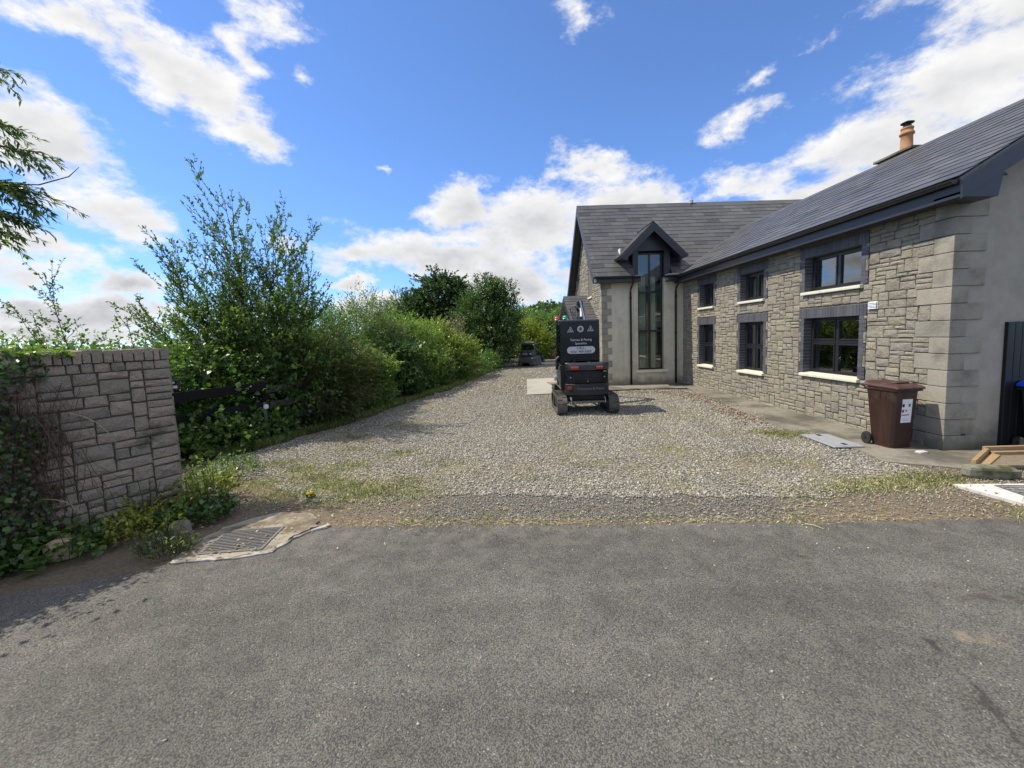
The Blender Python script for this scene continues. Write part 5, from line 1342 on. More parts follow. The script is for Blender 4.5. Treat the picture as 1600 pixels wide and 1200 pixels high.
def unit(a): return a/np.maximum(np.linalg.norm(a,axis=-1,keepdims=True),1e-9)
def rnd(n): return unit(RNG.normal(size=(n,3)))
def fast_mesh(name, V, Q, tone, mt):
    me = bpy.data.meshes.new(name); n,m_ = len(V),len(Q)
    me.vertices.add(n); me.vertices.foreach_set('co', np.ascontiguousarray(V,np.float32).ravel())
    k = Q.shape[1]; me.loops.add(m_*k); me.loops.foreach_set('vertex_index', np.ascontiguousarray(Q,np.int32).ravel())
    me.polygons.add(m_); me.polygons.foreach_set('loop_start', np.arange(0,m_*k,k,dtype=np.int32)); me.polygons.foreach_set('loop_total', np.full(m_,k,np.int32))
    a = me.attributes.new('tone','FLOAT','FACE'); a.data.foreach_set('value', np.ascontiguousarray(tone,np.float32))
    me.materials.append(mt); me.update(); return me
def leaves(P, D, Nn, L_, W_, tone):
    """one four-cornered, slightly folded leaf per row"""
    D = unit(D); S = unit(np.cross(D,Nn)); U = np.cross(S,D); n = len(P)
    L_ = np.broadcast_to(L_,(n,))[:,None]; W_ = np.broadcast_to(W_,(n,))[:,None]
    V = np.empty((n,4,3)); V[:,0] = P; V[:,1] = P+D*L_*.48+S*W_*.5+U*W_*.14; V[:,2] = P+D*L_-U*L_*.08; V[:,3] = P+D*L_*.48-S*W_*.5+U*W_*.14
    return V.reshape(-1,3), np.arange(4*n).reshape(n,4), tone
def put_leaves(name, data, mt, parent, org):
    P,D,Nn,L_,W_,tone = data
    V,Q,t = leaves(P-np.array(org),D,Nn,L_,W_,tone)
    o = bpy.data.objects.new(name, fast_mesh(name,V,Q,t,mt)); link(o,parent); return o
def cat(*ds): return tuple(np.concatenate([np.broadcast_to(np.asarray(d[i]),(len(ds_[0]),)) if np.ndim(d[i])<=1 else d[i] for d,ds_ in ((x,x) for x in ds)]) for i in range(6))
def sprays(C, D, n, length, L_, W_, spread=.9, droop=.15, flat=.62, tone=(0,1)):
    """n leaves along each of the twigs that start at C and run along D"""
    m_ = len(C); t = np.tile(np.linspace(.1,1,n),(m_,1))+RNG.uniform(-.04,.04,(m_,n))
    ln = (length*RNG.uniform(.6,1.3,(m_,1)))[:,:,None]
    D = unit(D)
    P = C[:,None,:]+D[:,None,:]*t[:,:,None]*ln
    P[:,:,2] -= droop*(t**2)*ln[:,:,0]
    side = unit(RNG.normal(size=(m_,n,3)))
    ld = unit(D[:,None,:]*.7+side*spread)
    nn = unit(RNG.normal(size=(m_,n,3))*(1-flat)+np.array([0,0,1])*flat)
    tn = np.clip(RNG.uniform(tone[0],tone[1],(m_,1))+RNG.normal(0,.14,(m_,n)),0,1)
    k = m_*n; s = RNG.uniform(.65,1.25,k)
    return P.reshape(k,3), ld.reshape(k,3), nn.reshape(k,3), L_*s, W_*s, tn.reshape(k)
def blob_points(blobs, n, lump=.16, zmin=.03, inner=.25, upb=.45):
    """points near the surface of a lumpy union of ellipsoids, with outward directions"""
    B = np.array([b[0] for b in blobs],float); Rr = np.array([b[1] for b in blobs],float)
    area = (Rr[:,0]*Rr[:,1]+Rr[:,0]*Rr[:,2]+Rr[:,1]*Rr[:,2]); area /= area.sum()
    idx = RNG.choice(len(blobs), n*2, p=area); d = rnd(n*2)
    ph = RNG.uniform(0,6.28,(6,)); 
    q = B[idx]
    w = d*Rr[idx]*3.2+q*1.3
    lumpv = lump*(np.sin(w[:,0]*2.1+ph[0])*np.sin(w[:,1]*1.9+ph[1])+.8*np.sin(w[:,2]*2.7+ph[2]+w[:,0])+.5*np.sin(w[:,1]*5.1+ph[3]+w[:,2]*4.3))
    rad = 1+lumpv-np.abs(RNG.normal(0,inner*.5,n*2))
    P = q+d*Rr[idx]*rad[:,None]
    keep = P[:,2]>zmin
    # drop what is deep inside another lobe
    for b,r_ in zip(B,Rr):
        keep &= (np.linalg.norm((P-b)/r_,axis=1)>.55)
    P = P[keep][:n]; out = unit((d/Rr[idx])[keep][:n])
    D = unit(out+np.array([0,0,upb])+RNG.normal(0,.35,out.shape))
    return P, D
def bush(name, blobs, nspr, nl, slen, L_, W_, mt, label, cat_, group=None, stems=5, loc=None, tone=(.1,.8), lump=.24, droop=.15, spread=.9, upb=.5, fill=.3, stem_r=.025):
    b0 = np.array([b[0] for b in blobs]).mean(0); org = loc or (float(b0[0]),float(b0[1]),0.)
    r = empty(name, org, 0, label, cat_, group)
    P,D = blob_points(blobs,nspr,lump,upb=upb)
    data = sprays(P,D,nl,slen,L_,W_,spread,droop,tone=tone)
    k = int(nspr*fill)
    if k:
        # shaded foliage further in, so that the bush is not a shell
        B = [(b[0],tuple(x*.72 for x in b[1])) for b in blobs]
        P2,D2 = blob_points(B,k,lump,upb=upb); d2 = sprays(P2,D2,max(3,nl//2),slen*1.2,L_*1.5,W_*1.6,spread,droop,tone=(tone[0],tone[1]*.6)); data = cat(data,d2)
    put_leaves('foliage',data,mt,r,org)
    st = MB(); o = Vector(org)
    for i in range(stems):
        b = blobs[i%len(blobs)]; c = Vector(b[0]); rr = Vector(b[1])
        top = c+Vector((random.uniform(-.6,.6)*rr.x,random.uniform(-.6,.6)*rr.y,random.uniform(.1,.75)*rr.z))
        base = Vector((org[0]+random.uniform(-.25,.25)*rr.x,org[1]+random.uniform(-.25,.25)*rr.y,-.05)); mid = base.lerp(top,.5)+Vector((random.uniform(-.1,.1),random.uniform(-.1,.1),.1))*rr.z
        st.tube([base,mid,top],[stem_r,stem_r*.7,stem_r*.25],6)
    st.build('stem',MT['twig'],r,org)
    return r

# --- the tall sallow by the granite wall: many wands fanning up from one stool, bare-tipped
def sallow():
    org = (-5.75,9.7,0); r = empty('sallow_shrub',org,0,'tall open willow shrub of upright leafy wands above the fence','shrub')
    st = MB(); allP=[];allD=[]; base = np.array(org); tips=[]
    rr = random.Random(12)
    data=[]
    def wand(p0,d0,L_,r0,lev):
        n=8; pts=[Vector(p0)]; d=Vector(d0).normalized()
        for i in range(n):
            d=(d+Vector((rr.uniform(-.07,.07),rr.uniform(-.07,.07),rr.uniform(-.01,.085)))).normalized(); pts.append(pts[-1]+d*L_/n)
        st.tube(pts,[max(.0032,r0*(1-i/n*.85)) for i in range(n+1)],5 if lev==0 else 4)
        m_=int(L_*(27 if lev else 20)); 
        t=np.array(sorted(rr.uniform(.22 if lev==0 else .06,1) for _ in range(m_)))
        A=np.array([tuple(p) for p in pts]); idx=np.minimum((t*n).astype(int),n-1); f=(t*n-idx)[:,None]
        P=A[idx]*(1-f)+A[idx+1]*f; dd=unit(A[idx+1]-A[idx])
        side=rnd(m_); ld=unit(dd*.75+side*.8+np.array([0,0,.15])); nn=unit(rnd(m_)+np.array([0,0,.5])); s=RNG.uniform(.7,1.2,m_)*(1.05-.35*t)
        data.append((P,ld,nn,.094*s,.042*s,np.clip(RNG.uniform(.05,.75,m_)+.15*(1-t),0,1)))
        if lev<2 and L_>.6:
            for k in range(int(L_*(3.4 if lev==0 else 3.6))):
                u=rr.uniform(.25,.92); j=min(int(u*n),n-1); p=pts[j].lerp(pts[j+1],u*n-j); a=rr.uniform(0,6.28)
                dn=(pts[j+1]-pts[j]).normalized(); sd=Vector((math.cos(a),math.sin(a),rr.uniform(-.1,.4)))
                wand(p,dn*.85+sd*.62,L_*rr.uniform(.22,.42)*(1.1-u*.5),r0*.4,lev+1)
    # wands listed by where their tips reach (x, y, z)
    for tx,ty,tz in ((-5.85,9.5,5.45),(-5.2,9.6,4.95),(-6.35,9.6,5.0),(-6.75,9.5,4.85),(-7.3,9.4,4.25),(-7.55,9.5,3.5),(-7.7,9.3,3.1),(-4.6,9.6,4.4),(-4.3,9.7,4.2),(-4.9,9.8,4.5),(-5.5,9.9,4.6),(-6.0,10.1,4.8),(-4.7,9.2,3.7),(-5.0,9.2,4.2),(-6.6,9.1,3.9),(-7.0,9.9,3.8),(-5.7,9.0,3.6),(-6.2,9.0,4.2),(-5.3,10.2,4.0),(-6.9,9.2,3.0),(-4.8,10.0,3.4),(-7.4,9.0,2.7)):
        p0=(org[0]+rr.uniform(-.25,.25),org[1]+rr.uniform(-.2,.2),0); v=Vector((tx,ty,tz*.97))-Vector(p0); L_=v.length*1.02
        d0=(v+Vector(((tx-p0[0])*.25,(ty-p0[1])*.25,-.12*v.z))).normalized(); wand(p0,d0,L_,.022,0)
    st.build('stem',MT['twig'],r,org)
    P,D=blob_points([((-5.6,9.6,1.5),(1.35,.9,1.35)),((-6.3,9.6,1.7),(1.0,.8,1.25)),((-4.9,9.7,1.8),(.85,.8,1.15)),((-5.7,9.6,2.35),(.95,.7,.8)),((-6.5,9.5,2.1),(.6,.5,.6))],1150,.28)
    data.append(sprays(P,D,11,.5,.09,.042,.9,.1,tone=(.1,.9)))
    put_leaves('foliage',cat(*data),LM['sallow'],r,org)
sallow()

# --- hedge along the drive, plant by plant
bush('conifer_bush',[((-4.75,10.8,1.0),(.95,1.15,1.15)),((-4.45,10.3,.8),(.70,.8,.95)),((-5.5,11.0,1.1),(1.0,1.1,1.1)),((-4.5,11.3,1.1),(.75,.9,.85))],5200,11,.30,.085,.016,LM['conifer'],'dense brownish green conifer bush bulging over the fence beside the drive','conifer',tone=(.05,.85),upb=.25,spread=.45,droop=.05,fill=.4)
bush('bramble_bush',[((-6.0,8.7,.75),(1.0,1.0,.85)),((-6.6,7.8,.9),(.8,.9,.85)),((-5.5,9.3,.9),(.7,.6,.8))],1500,9,.32,.085,.065,LM['bramble'],'dark leafy bramble behind the black fence, near the granite wall','bramble',tone=(.0,.6))
bush('bramble_bush',[((-5.45,8.0,.25),(.55,.65,.42)),((-5.0,8.75,.22),(.35,.55,.35)),((-5.9,7.4,.25),(.5,.5,.4))],800,8,.22,.075,.06,LM['bramble'],'low bright green bramble spreading in front of the black fence','bramble',tone=(.2,1.0),fill=.2,stems=3,stem_r=.008)
bush('mixed_shrub',[((-6.9,12.0,1.3),(1.5,1.7,1.5)),((-5.9,13.2,1.5),(1.2,1.4,1.3))],2400,10,.38,.07,.04,LM['bramble'],'broad mid green shrub behind the conifer bush','shrub',tone=(.1,.8))
bush('hazel_shrub',[((-5.25,14.8,2.2),(1.0,1.1,1.2)),((-5.8,14.6,1.5),(1.1,1.1,1.2)),((-4.9,15.2,2.9),(.6,.7,.75))],1500,11,.45,.055,.032,LM['sallow'],'airy taller shrub with fine leaves showing sky at its top','shrub',tone=(.2,.9),lump=.26,fill=.2)
bush('leafy_shrub',[((-4.55,13.0,.85),(.85,1.0,.95)),((-4.2,12.5,.6),(.6,.7,.65)),((-5.0,13.6,1.2),(.8,.9,.9))],2400,9,.30,.085,.058,LM['bright'],'low bright green shrub on the drive side, first after the conifer bush','shrub',tone=(.1,.9))
bush('leafy_shrub',[((-4.15,15.0,1.0),(.95,1.1,1.05)),((-3.7,14.5,.6),(.6,.8,.6))],2200,9,.32,.095,.062,LM['ash'],'rounded glossy shrub second after the conifer bush along the drive','shrub',tone=(.2,.95))
bush('leafy_shrub',[((-3.95,17.4,1.35),(1.15,1.3,1.3)),((-3.2,16.9,.8),(.7,.9,.8)),((-4.6,17.2,1.6),(.9,1.1,1.05))],2800,9,.40,.085,.05,LM['bright'],'pale green tall shrub of the hedge in front of the far dark tree','shrub',tone=(.2,1.0),upb=.9)
bush('leafy_shrub',[((-2.85,20.0,1.1),(1.05,1.3,1.15)),((-2.3,20.9,1.0),(.9,1.3,1.05)),((-3.4,20.4,1.6),(1.0,1.3,1.2))],2800,9,.38,.095,.06,LM['hawthorn'],'yellowish green shrub at the far end of the hedge, against the big ash','shrub',tone=(.3,1.0))
bush('leafy_shrub',[((-5.9,18.5,1.9),(1.6,1.8,1.5)),((-7.4,17,1.8),(1.6,1.8,1.4))],2000,9,.42,.08,.05,LM['ash'],'grey green thicket behind the pale tall shrub','shrub',tone=(.2,.9))
bush('leafy_shrub',[((-3.35,15.9,.5),(.55,.8,.55)),((-2.75,17.7,.45),(.5,.8,.5)),((-2.2,19.3,.4),(.45,.8,.45))],900,8,.24,.11,.075,LM['bramble'],'low big-leaved bramble spilling from the hedge onto the gravel edge','bramble',tone=(.2,1),stem_r=.008)
bush('leafy_shrub',[((-4.7,16.0,2.15),(.6,.7,.75)),((-4.35,15.7,1.8),(.5,.6,.6))],700,11,.42,.085,.034,LM['grey'],'silvery green shrub standing up out of the middle of the hedge','shrub',tone=(.2,1),upb=1.0,fill=.1)
bush('undergrowth_shrub',[((-1.3,23.8,.45),(.8,1.6,.55)),((-.8,25.5,.4),(.6,1.2,.5))],900,8,.25,.08,.05,LM['bramble'],'low green bush under the big ash beside the drive','shrub',tone=(.1,.9))
# dead flower stalks standing in the hedge
ds = MB(); rr = random.Random(8)
for k in range(26):
    p = Vector((-2.55+rr.uniform(-.45,.45),21.6+rr.uniform(-.4,.4),1.6)); q = p+Vector((rr.uniform(-.3,.3),rr.uniform(-.2,.2),rr.uniform(.9,1.7))); ds.tube([p,p.lerp(q,.5)+Vector((.05,0,0)),q],[.012,.01,.006],4,rr.random())
    for j in range(5): 
        u = rr.uniform(.55,1); a = p.lerp(q,u); ds.tube([a,a+Vector((rr.uniform(-.2,.2),rr.uniform(-.1,.1),rr.uniform(.05,.2)))],[.01,.004],4,rr.random())
tag(ds.build('dead_stalks',LM['dry'],None),'pale dead flower stalks sticking out of the far hedge','dead stalks')

# --- trees
def tree(name, org, crown, trunk_h, trunk_r, nspr, nl, slen, L_, W_, mt, label, tone=(.1,.8), lump=.22, fill=.35, upb=.3, droop=.2):
    r = empty(name, org, 0, label, 'tree'); o = Vector(org)
    tk = MB(); top = Vector((org[0],org[1],trunk_h)); tk.tube([o-Vector((0,0,.1)),o.lerp(top,.4)+Vector((.06,0,0)),top],[trunk_r*1.25,trunk_r,trunk_r*.7],10); tk.build('trunk',MT['bark'],r,org)
    for b in crown:
        c = Vector(b[0]); rr_ = Vector(b[1]); lb_ = MB()
        for k in range(3):
            e = c+Vector((random.uniform(-.7,.7)*rr_.x,random.uniform(-.7,.7)*rr_.y,random.uniform(-.1,.8)*rr_.z)); m2 = top.lerp(e,.5)+Vector((0,0,.2))
            lb_.tube([top-Vector((0,0,.2)),m2,e],[trunk_r*.5,trunk_r*.3,trunk_r*.08],6)
        lb_.build('limb',MT['bark'],r,org)
    P,D = blob_points(crown,nspr,lump,zmin=.2,upb=upb); data = sprays(P,D,nl,slen,L_,W_,.9,droop,tone=tone)
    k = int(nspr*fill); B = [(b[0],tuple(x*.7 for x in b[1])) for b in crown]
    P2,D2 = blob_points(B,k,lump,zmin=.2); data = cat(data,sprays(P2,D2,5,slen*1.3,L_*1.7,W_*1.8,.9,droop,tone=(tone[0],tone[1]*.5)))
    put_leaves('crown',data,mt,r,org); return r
tree('sycamore_tree',(-4.7,32,0),[((-4.7,32,4.9),(1.75,1.8,1.7)),((-6.2,32,3.7),(1.5,1.6,1.4)),((-3.5,32,4.0),(1.4,1.5,1.5)),((-4.7,31.6,3.2),(2.0,1.7,1.6)),((-4.1,32.2,5.7),(.9,1.0,.8))],2.4,.28,2600,12,.55,.16,.13,LM['dark'],'dark rounded sycamore, the tallest crown beyond the hedge',lump=.3)
tree('grey_tree',(-8.2,35,0),[((-8.2,35,4.0),(1.7,1.7,1.6)),((-7.2,35,4.5),(1.2,1.3,1.1)),((-9.3,35,3.3),(1.2,1.3,1.2))],2.0,.22,1500,11,.5,.12,.07,LM['grey'],'greyish green tree left of the dark sycamore',lump=.28)
tree('ash_tree',(-.6,27.8,0),[((-1.2,27.6,3.2),(1.3,1.5,1.7)),((-.2,27.8,2.7),(1.1,1.4,1.9)),((.15,27.8,4.4),(.65,.8,.95)),((-1.3,27.6,4.7),(.75,.8,.9)),((-.9,27.2,1.5),(1.5,1.5,1.4)),((-2.1,27.4,2.8),(.9,1.1,1.4)),((-.6,27.6,4.9),(.5,.6,.7))],2.0,.2,3000,12,.6,.13,.06,LM['ash'],'ragged ash with dark foliage down to the ground beside the loader',lump=.3,upb=.8,droop=.1)
bush('bright_shrub',[((2.55,34,1.3),(1.15,1.2,1.35)),((1.9,34.5,1.6),(.9,1.0,1.4))],1300,11,.55,.16,.06,LM['yellow'],'yellow green shrub lit by the sun behind the loader','shrub',tone=(.0,.7),upb=1.1)
bush('far_shrub',[((4.6,37,1.7),(1.7,1.8,1.9)),((3.3,38,2.2),(1.5,1.6,1.7)),((5.8,36,1.2),(1.2,1.4,1.5))],1800,9,.5,.15,.09,LM['bramble'],'large rounded green shrub at the end of the drive','shrub',tone=(.3,1))
bush('far_shrub',[((1.7,40,2.5),(1.4,1.5,1.8)),((.4,39,2.2),(1.6,1.5,1.6))],1400,9,.5,.15,.09,LM['bright'],'light green bush between the ash and the end of the drive','shrub',tone=(.3,1))
bush('purple_shrub',[((4.55,31.5,.35),(.5,.5,.42))],260,8,.25,.10,.06,LM['purple'],'small rusty brown bush beside the low wall at the drive end','shrub',stems=2)
tag(MB().box((2.6,30.2,-.05),(5.4,30.5,.16)).build('low_wall',MT['concrete_pale'],bevel=.02),'low pale kerb wall closing the far end of the gravel','wall')

# --- left: growth behind the granite wall
bush('hedge_bush',[((-7.6,7.2,1.2),(1.2,1.1,1.0)),((-9.0,8.0,1.2),(1.4,1.2,1.0)),((-6.9,8.3,1.25),(.9,.9,.85)),((-10.6,8.5,1.2),(1.4,1.3,1.0))],2600,9,.32,.065,.045,LM['bramble'],'wild hedge showing just over the top of the granite wall','hedge',tone=(.3,1))
def sapling(tip, base, label, seed, nb=7):
    org = base; r = empty('sapling',org,0,label,'sapling','willow shoots above the granite wall'); rr = random.Random(seed); st = MB(); data=[]
    def sh(p0,p1,rad,lev):
        p0,p1=Vector(p0),Vector(p1); mid=p0.lerp(p1,.5)+Vector((rr.uniform(-.06,.06),rr.uniform(-.06,.06),.03))*(p1-p0).length; pts=[p0,p0.lerp(mid,.6),mid,mid.lerp(p1,.5)+Vector((0,0,.01)),p1]
        st.tube(pts,[rad,rad*.8,rad*.65,rad*.5,rad*.3],4); A=np.array([tuple(p) for p in pts]); m_=int((p1-p0).length*30)+3
        t=RNG.uniform(.3 if lev==0 else .1,1,m_); i=np.minimum((t*4).astype(int),3); f=(t*4-i)[:,None]; P=A[i]*(1-f)+A[i+1]*f; dd=unit(A[i+1]-A[i])
        data.append((P,unit(dd*.6+rnd(m_)*.9),unit(rnd(m_)+np.array([0,0,.4])),.055*RNG.uniform(.7,1.2,m_),.024*RNG.uniform(.7,1.2,m_),RNG.uniform(0,.7,m_)))
        if lev==0:
            for k in range(nb):
                u=rr.uniform(.45,.95); p=p0.lerp(p1,u); L_=(p1-p0).length*rr.uniform(.15,.35); a=rr.uniform(0,6.28); sh(p,p+Vector((math.cos(a)*.8,math.sin(a)*.5,rr.uniform(.2,.9)))*L_,rad*.5,1)
    sh(base,tip,.009,0); st.build('stem',MT['twig'],r,org); put_leaves('leaves',cat(*data),LM['sallow'],r,org)
sapling((-6.95,6.5,3.22),(-6.6,6.6,1.2),'leafy willow shoot standing tallest above the left end of the wall',3,12)
sapling((-7.55,6.5,2.85),(-6.75,6.6,1.6),'willow shoot arching left over the creeper-covered wall',4,7)
sapling((-6.25,7.0,2.6),(-6.2,7.0,1.4),'short thin willow shoot right of the tallest one',5,5)
sapling((-6.35,8.0,2.95),(-6.3,8.0,1.4),'slim upright shoot between the wall and the tall willow shrub',6,3)
sapling((-5.75,8.0,2.75),(-5.8,8.0,1.4),'thin pale shoot close to the left side of the tall willow shrub',7,4)

# creeper over the left half of the granite wall: dead stems, dry leaves and some green
def wq(u,v,d): return np.stack([WE.x-WS.x*u+WN.x*d, WE.y-WS.y*u+WN.y*d, v],-1)
org = tuple(wq(1.4,0.,.1)[:2])+(0.,)
cr = empty('creeper',org,0,'dark tangled creeper hanging over the left half of the granite wall','creeper')
def wall_leaves(n, u0, u1, vmax, L_, W_, tone, thick=.2, edge=True):
    u = RNG.uniform(u0,u1,n); v = RNG.uniform(.0,vmax,n)
    if edge:
        lim = u0+.05+.22*np.abs(np.sin(v*2.3+.6))*(v<1.75)+.06*np.sin(v*9)-.25*(v<.9)*(1-v/.9); k = u>lim; u,v = u[k],v[k]
    d = np.abs(RNG.normal(0,thick,len(u)))*np.clip((u-u0)/.5,.15,1)+.01
    P = wq(u,v,d); m_ = len(u); ld = unit(np.array([WN.x,WN.y,-.5])+rnd(m_)*.9); nn = unit(np.array([WN.x,WN.y,.5])+rnd(m_)*.7); s = RNG.uniform(.6,1.3,m_)
    return P,ld,nn,L_*s,W_*s,np.clip(RNG.uniform(*tone,m_),0,1)
put_leaves('foliage',cat(wall_leaves(3300,1.02,2.5,2.0,.05,.042,(.0,.3)),wall_leaves(650,1.08,2.5,2.1,.07,.055,(.1,.6),.28)),LM['bramble'],cr,org)
put_leaves('dead_foliage',wall_leaves(4300,.92,2.5,1.7,.045,.026,(0,1),.10),LM['red'],cr,org)
# the fringe along the coping
n = 1600; u = RNG.uniform(.85,2.5,n); P = wq(u,2.0+RNG.normal(.02,.05,n)*np.clip((u-.4),.2,1),RNG.uniform(-.45,.10,n)); 
put_leaves('top_growth',(P,unit(rnd(n)+np.array([.3,-.3,.4])),unit(rnd(n)*.6+np.array([0,0,1])),.06*RNG.uniform(.6,1.3,n),.045*RNG.uniform(.6,1.3,n),RNG.uniform(.3,1,n)),LM['bright'],cr,org)
st = MB(); rr = random.Random(31)
for k in range(120):
    u = rr.uniform(.8,1.95) if k%3 else rr.uniform(.88,1.3); v = rr.uniform(.9,1.95); pts=[]; L_ = rr.uniform(.4,1.2); du = rr.uniform(-.35,.35)
    for j in range(5):
        t = j/4; q = wq(np.array(u+du*t+rr.uniform(-.03,.03)),np.array(max(v-L_*t,.03)),np.array(.03+.05*rr.random()+.1*math.sin(t*3.1)*rr.random())); pts.append(tuple(q))
    st.tube(pts,rr.uniform(.0015,.003),4,rr.random())
st.build('dead_stems',LM['red'],cr,org)
for k,(u,v,du,dv) in enumerate(((.95,1.42,-.35,-.45),(1.7,1.2,.2,-.7),(1.2,.6,-.3,-.35))):
    q = MB(); q.tube([tuple(wq(np.array(u+du*t),np.array(v+dv*t+.1*math.sin(3*t)),np.array(.16+.10*math.sin(3*t)))) for t in (0,.25,.5,.75,1)],.0035,5,.8); q.build('bare_stem',LM['dry'],cr,org)

# weeds at the foot of the wall and round the drain
def weed(name, c, rad, h, n, L_, W_, mt, label, cat_='weeds', tone=(.1,1), seed=1):
    r = empty(name,(c[0],c[1],.0),0,label,cat_); rr = random.Random(seed)
    a = RNG.uniform(0,6.28,n); q = np.sqrt(RNG.uniform(0,1,n)); P = np.stack([c[0]+np.cos(a)*q*rad[0],c[1]+np.sin(a)*q*rad[1],np.zeros(n)+.03],-1)
    hh = h*(1-.6*q**2)*RNG.uniform(.5,1.15,n); D = unit(np.stack([np.cos(a)*q*.6,np.sin(a)*q*.6,np.ones(n)],-1)+RNG.normal(0,.2,(n,3))); T = P+D*hh[:,None]
    k = 5; data = sprays(P,D*1.0,k,1.0,L_,W_,1.0,.0,flat=.75,tone=tone)
    # stretch each spray to its own height
    Pp = np.repeat(P,k,0); t = RNG.uniform(.35,1.05,(n*k,1)); P2 = Pp+np.repeat(D*hh[:,None],k,0)*t+RNG.normal(0,.02,(n*k,3)); P2[:,2] = np.maximum(P2[:,2],.02)
    put_leaves('leaves',(P2,)+data[1:],mt,r,(c[0],c[1],0)); st = MB()
    for i in range(0,n,max(1,n//60)): st.tube([tuple(P[i]),tuple(P[i]*.5+T[i]*.5+np.array([.01,0,0])),tuple(T[i])],.003,4)
    st.build('stems',MT['twig'],r,(c[0],c[1],0)); return r
weed('bramble_runner',(-4.55,4.05),(.42,.34),.30,150,.075,.06,LM['bramble'],'broad-leaved green weeds on the verge below the creeper',seed=2)
weed('bramble_runner',(-5.0,3.85),(.5,.32),.30,190,.08,.065,LM['bramble'],'ground ivy at the far left edge of the road',seed=3,tone=(.1,.8))
weed('golden_weed',(-3.98,4.42),(.34,.26),.42,130,.055,.03,LM['yellow'],'yellowing weed clump at the foot of the granite wall',seed=4,tone=(.2,1))
weed('golden_weed',(-3.92,5.25),(.20,.30),.55,120,.06,.04,LM['yellow'],'yellow green weeds climbing the right end of the granite wall',seed=5,tone=(.1,.8))
weed('nettle_clump',(-3.72,4.78),(.36,.28),.32,170,.065,.05,LM['bramble'],'dark green nettles between the wall end and the drain',seed=6,tone=(.0,.7))
weed('nettle_clump',(-4.35,6.2),(.35,.6),.40,190,.06,.022,LM['bramble'],'grassy green weeds behind the end of the granite wall',seed=7,tone=(.2,1))
weed('herb_tuft',(-3.42,3.98),(.24,.15),.24,100,.05,.014,LM['sallow'],'small dark tuft of fine leaves beside the drain lip',seed=8)
weed('wall_weed',(-4.25,4.72),(.10,.10),.55,26,.05,.02,LM['yellow'],'thin yellow weed standing against the granite stones',seed=9)

# ------------------------------------------------------------------ far land
hm = MB(); nx,ny = 40,10; vs=[]
def hz(x,y): 
    t = min(max((y-70)/190,0),1); s = t*t*(3-2*t)
    return -.1+s*(11+4*math.sin(x*.013+.6)+2.5*math.sin(x*.041))*(1/(1+math.exp(-(x+35)/40))*.9+.12)
for j in range(ny+1):
    for i in range(nx+1): 
        x = -420+i*21; y = 70+j*38; vs.append((x,y,hz(x,y)-.05))
hm.add(vs,[(j*(nx+1)+i,j*(nx+1)+i+1,(j+1)*(nx+1)+i+1,(j+1)*(nx+1)+i) for j in range(ny) for i in range(nx)])
o = hm.build('hill',MT['soil']); o['kind'] = 'structure'
def far_mass(name, centres, R_, per, L_, mt, label):
    C = np.array(centres); n = len(C)*per; idx = np.repeat(np.arange(len(C)),per); d = rnd(n); d[:,2] = np.abs(d[:,2])
    s = R_[idx] if np.ndim(R_) else R_
    P = C[idx]+d*np.array(s)[:,None]*RNG.uniform(.75,1.08,(n,1)); tn = np.clip(np.repeat(RNG.uniform(.1,.8,len(C)),per)+RNG.normal(0,.12,n),0,1)
    o = put_leaves(name,(P,unit(rnd(n)+d*.4),unit(d+rnd(n)*.5),L_*RNG.uniform(.6,1.3,n),L_*.8*RNG.uniform(.6,1.3,n),tn),mt,None,(0,0,0)); o['kind']='stuff'; o['label']=label; o['category']='trees'; return o
cs=[]; rs_=[]
for k in range(170):
    y = RNG.uniform(110,300); x = RNG.uniform(-.12,.32)*y; r_ = RNG.uniform(3.2,6); cs.append((x,y,hz(x,y)+r_*.25)); rs_.append(r_)
far_mass('hill_wood',cs,np.array(rs_),230,1.5,LM['ash'],'wooded hillside on the skyline beyond the drive')
cs=[]; rs_=[]
for k in range(120):
    y = RNG.uniform(38,80); x = -y*RNG.uniform(.62,1.6); r_ = RNG.uniform(1.2,2.1); cs.append((x,y,r_*.15+.2)); rs_.append(r_)
for k in range(50):
    y = RNG.uniform(45,75); x = -y*RNG.uniform(.02,.6); r_ = RNG.uniform(1.2,2.4); cs.append((x,y,r_*.2)); rs_.append(r_)
far_mass('distant_hedgerow',cs,np.array(rs_),240,.42,LM['bramble'],'distant hedgerows on the left skyline')

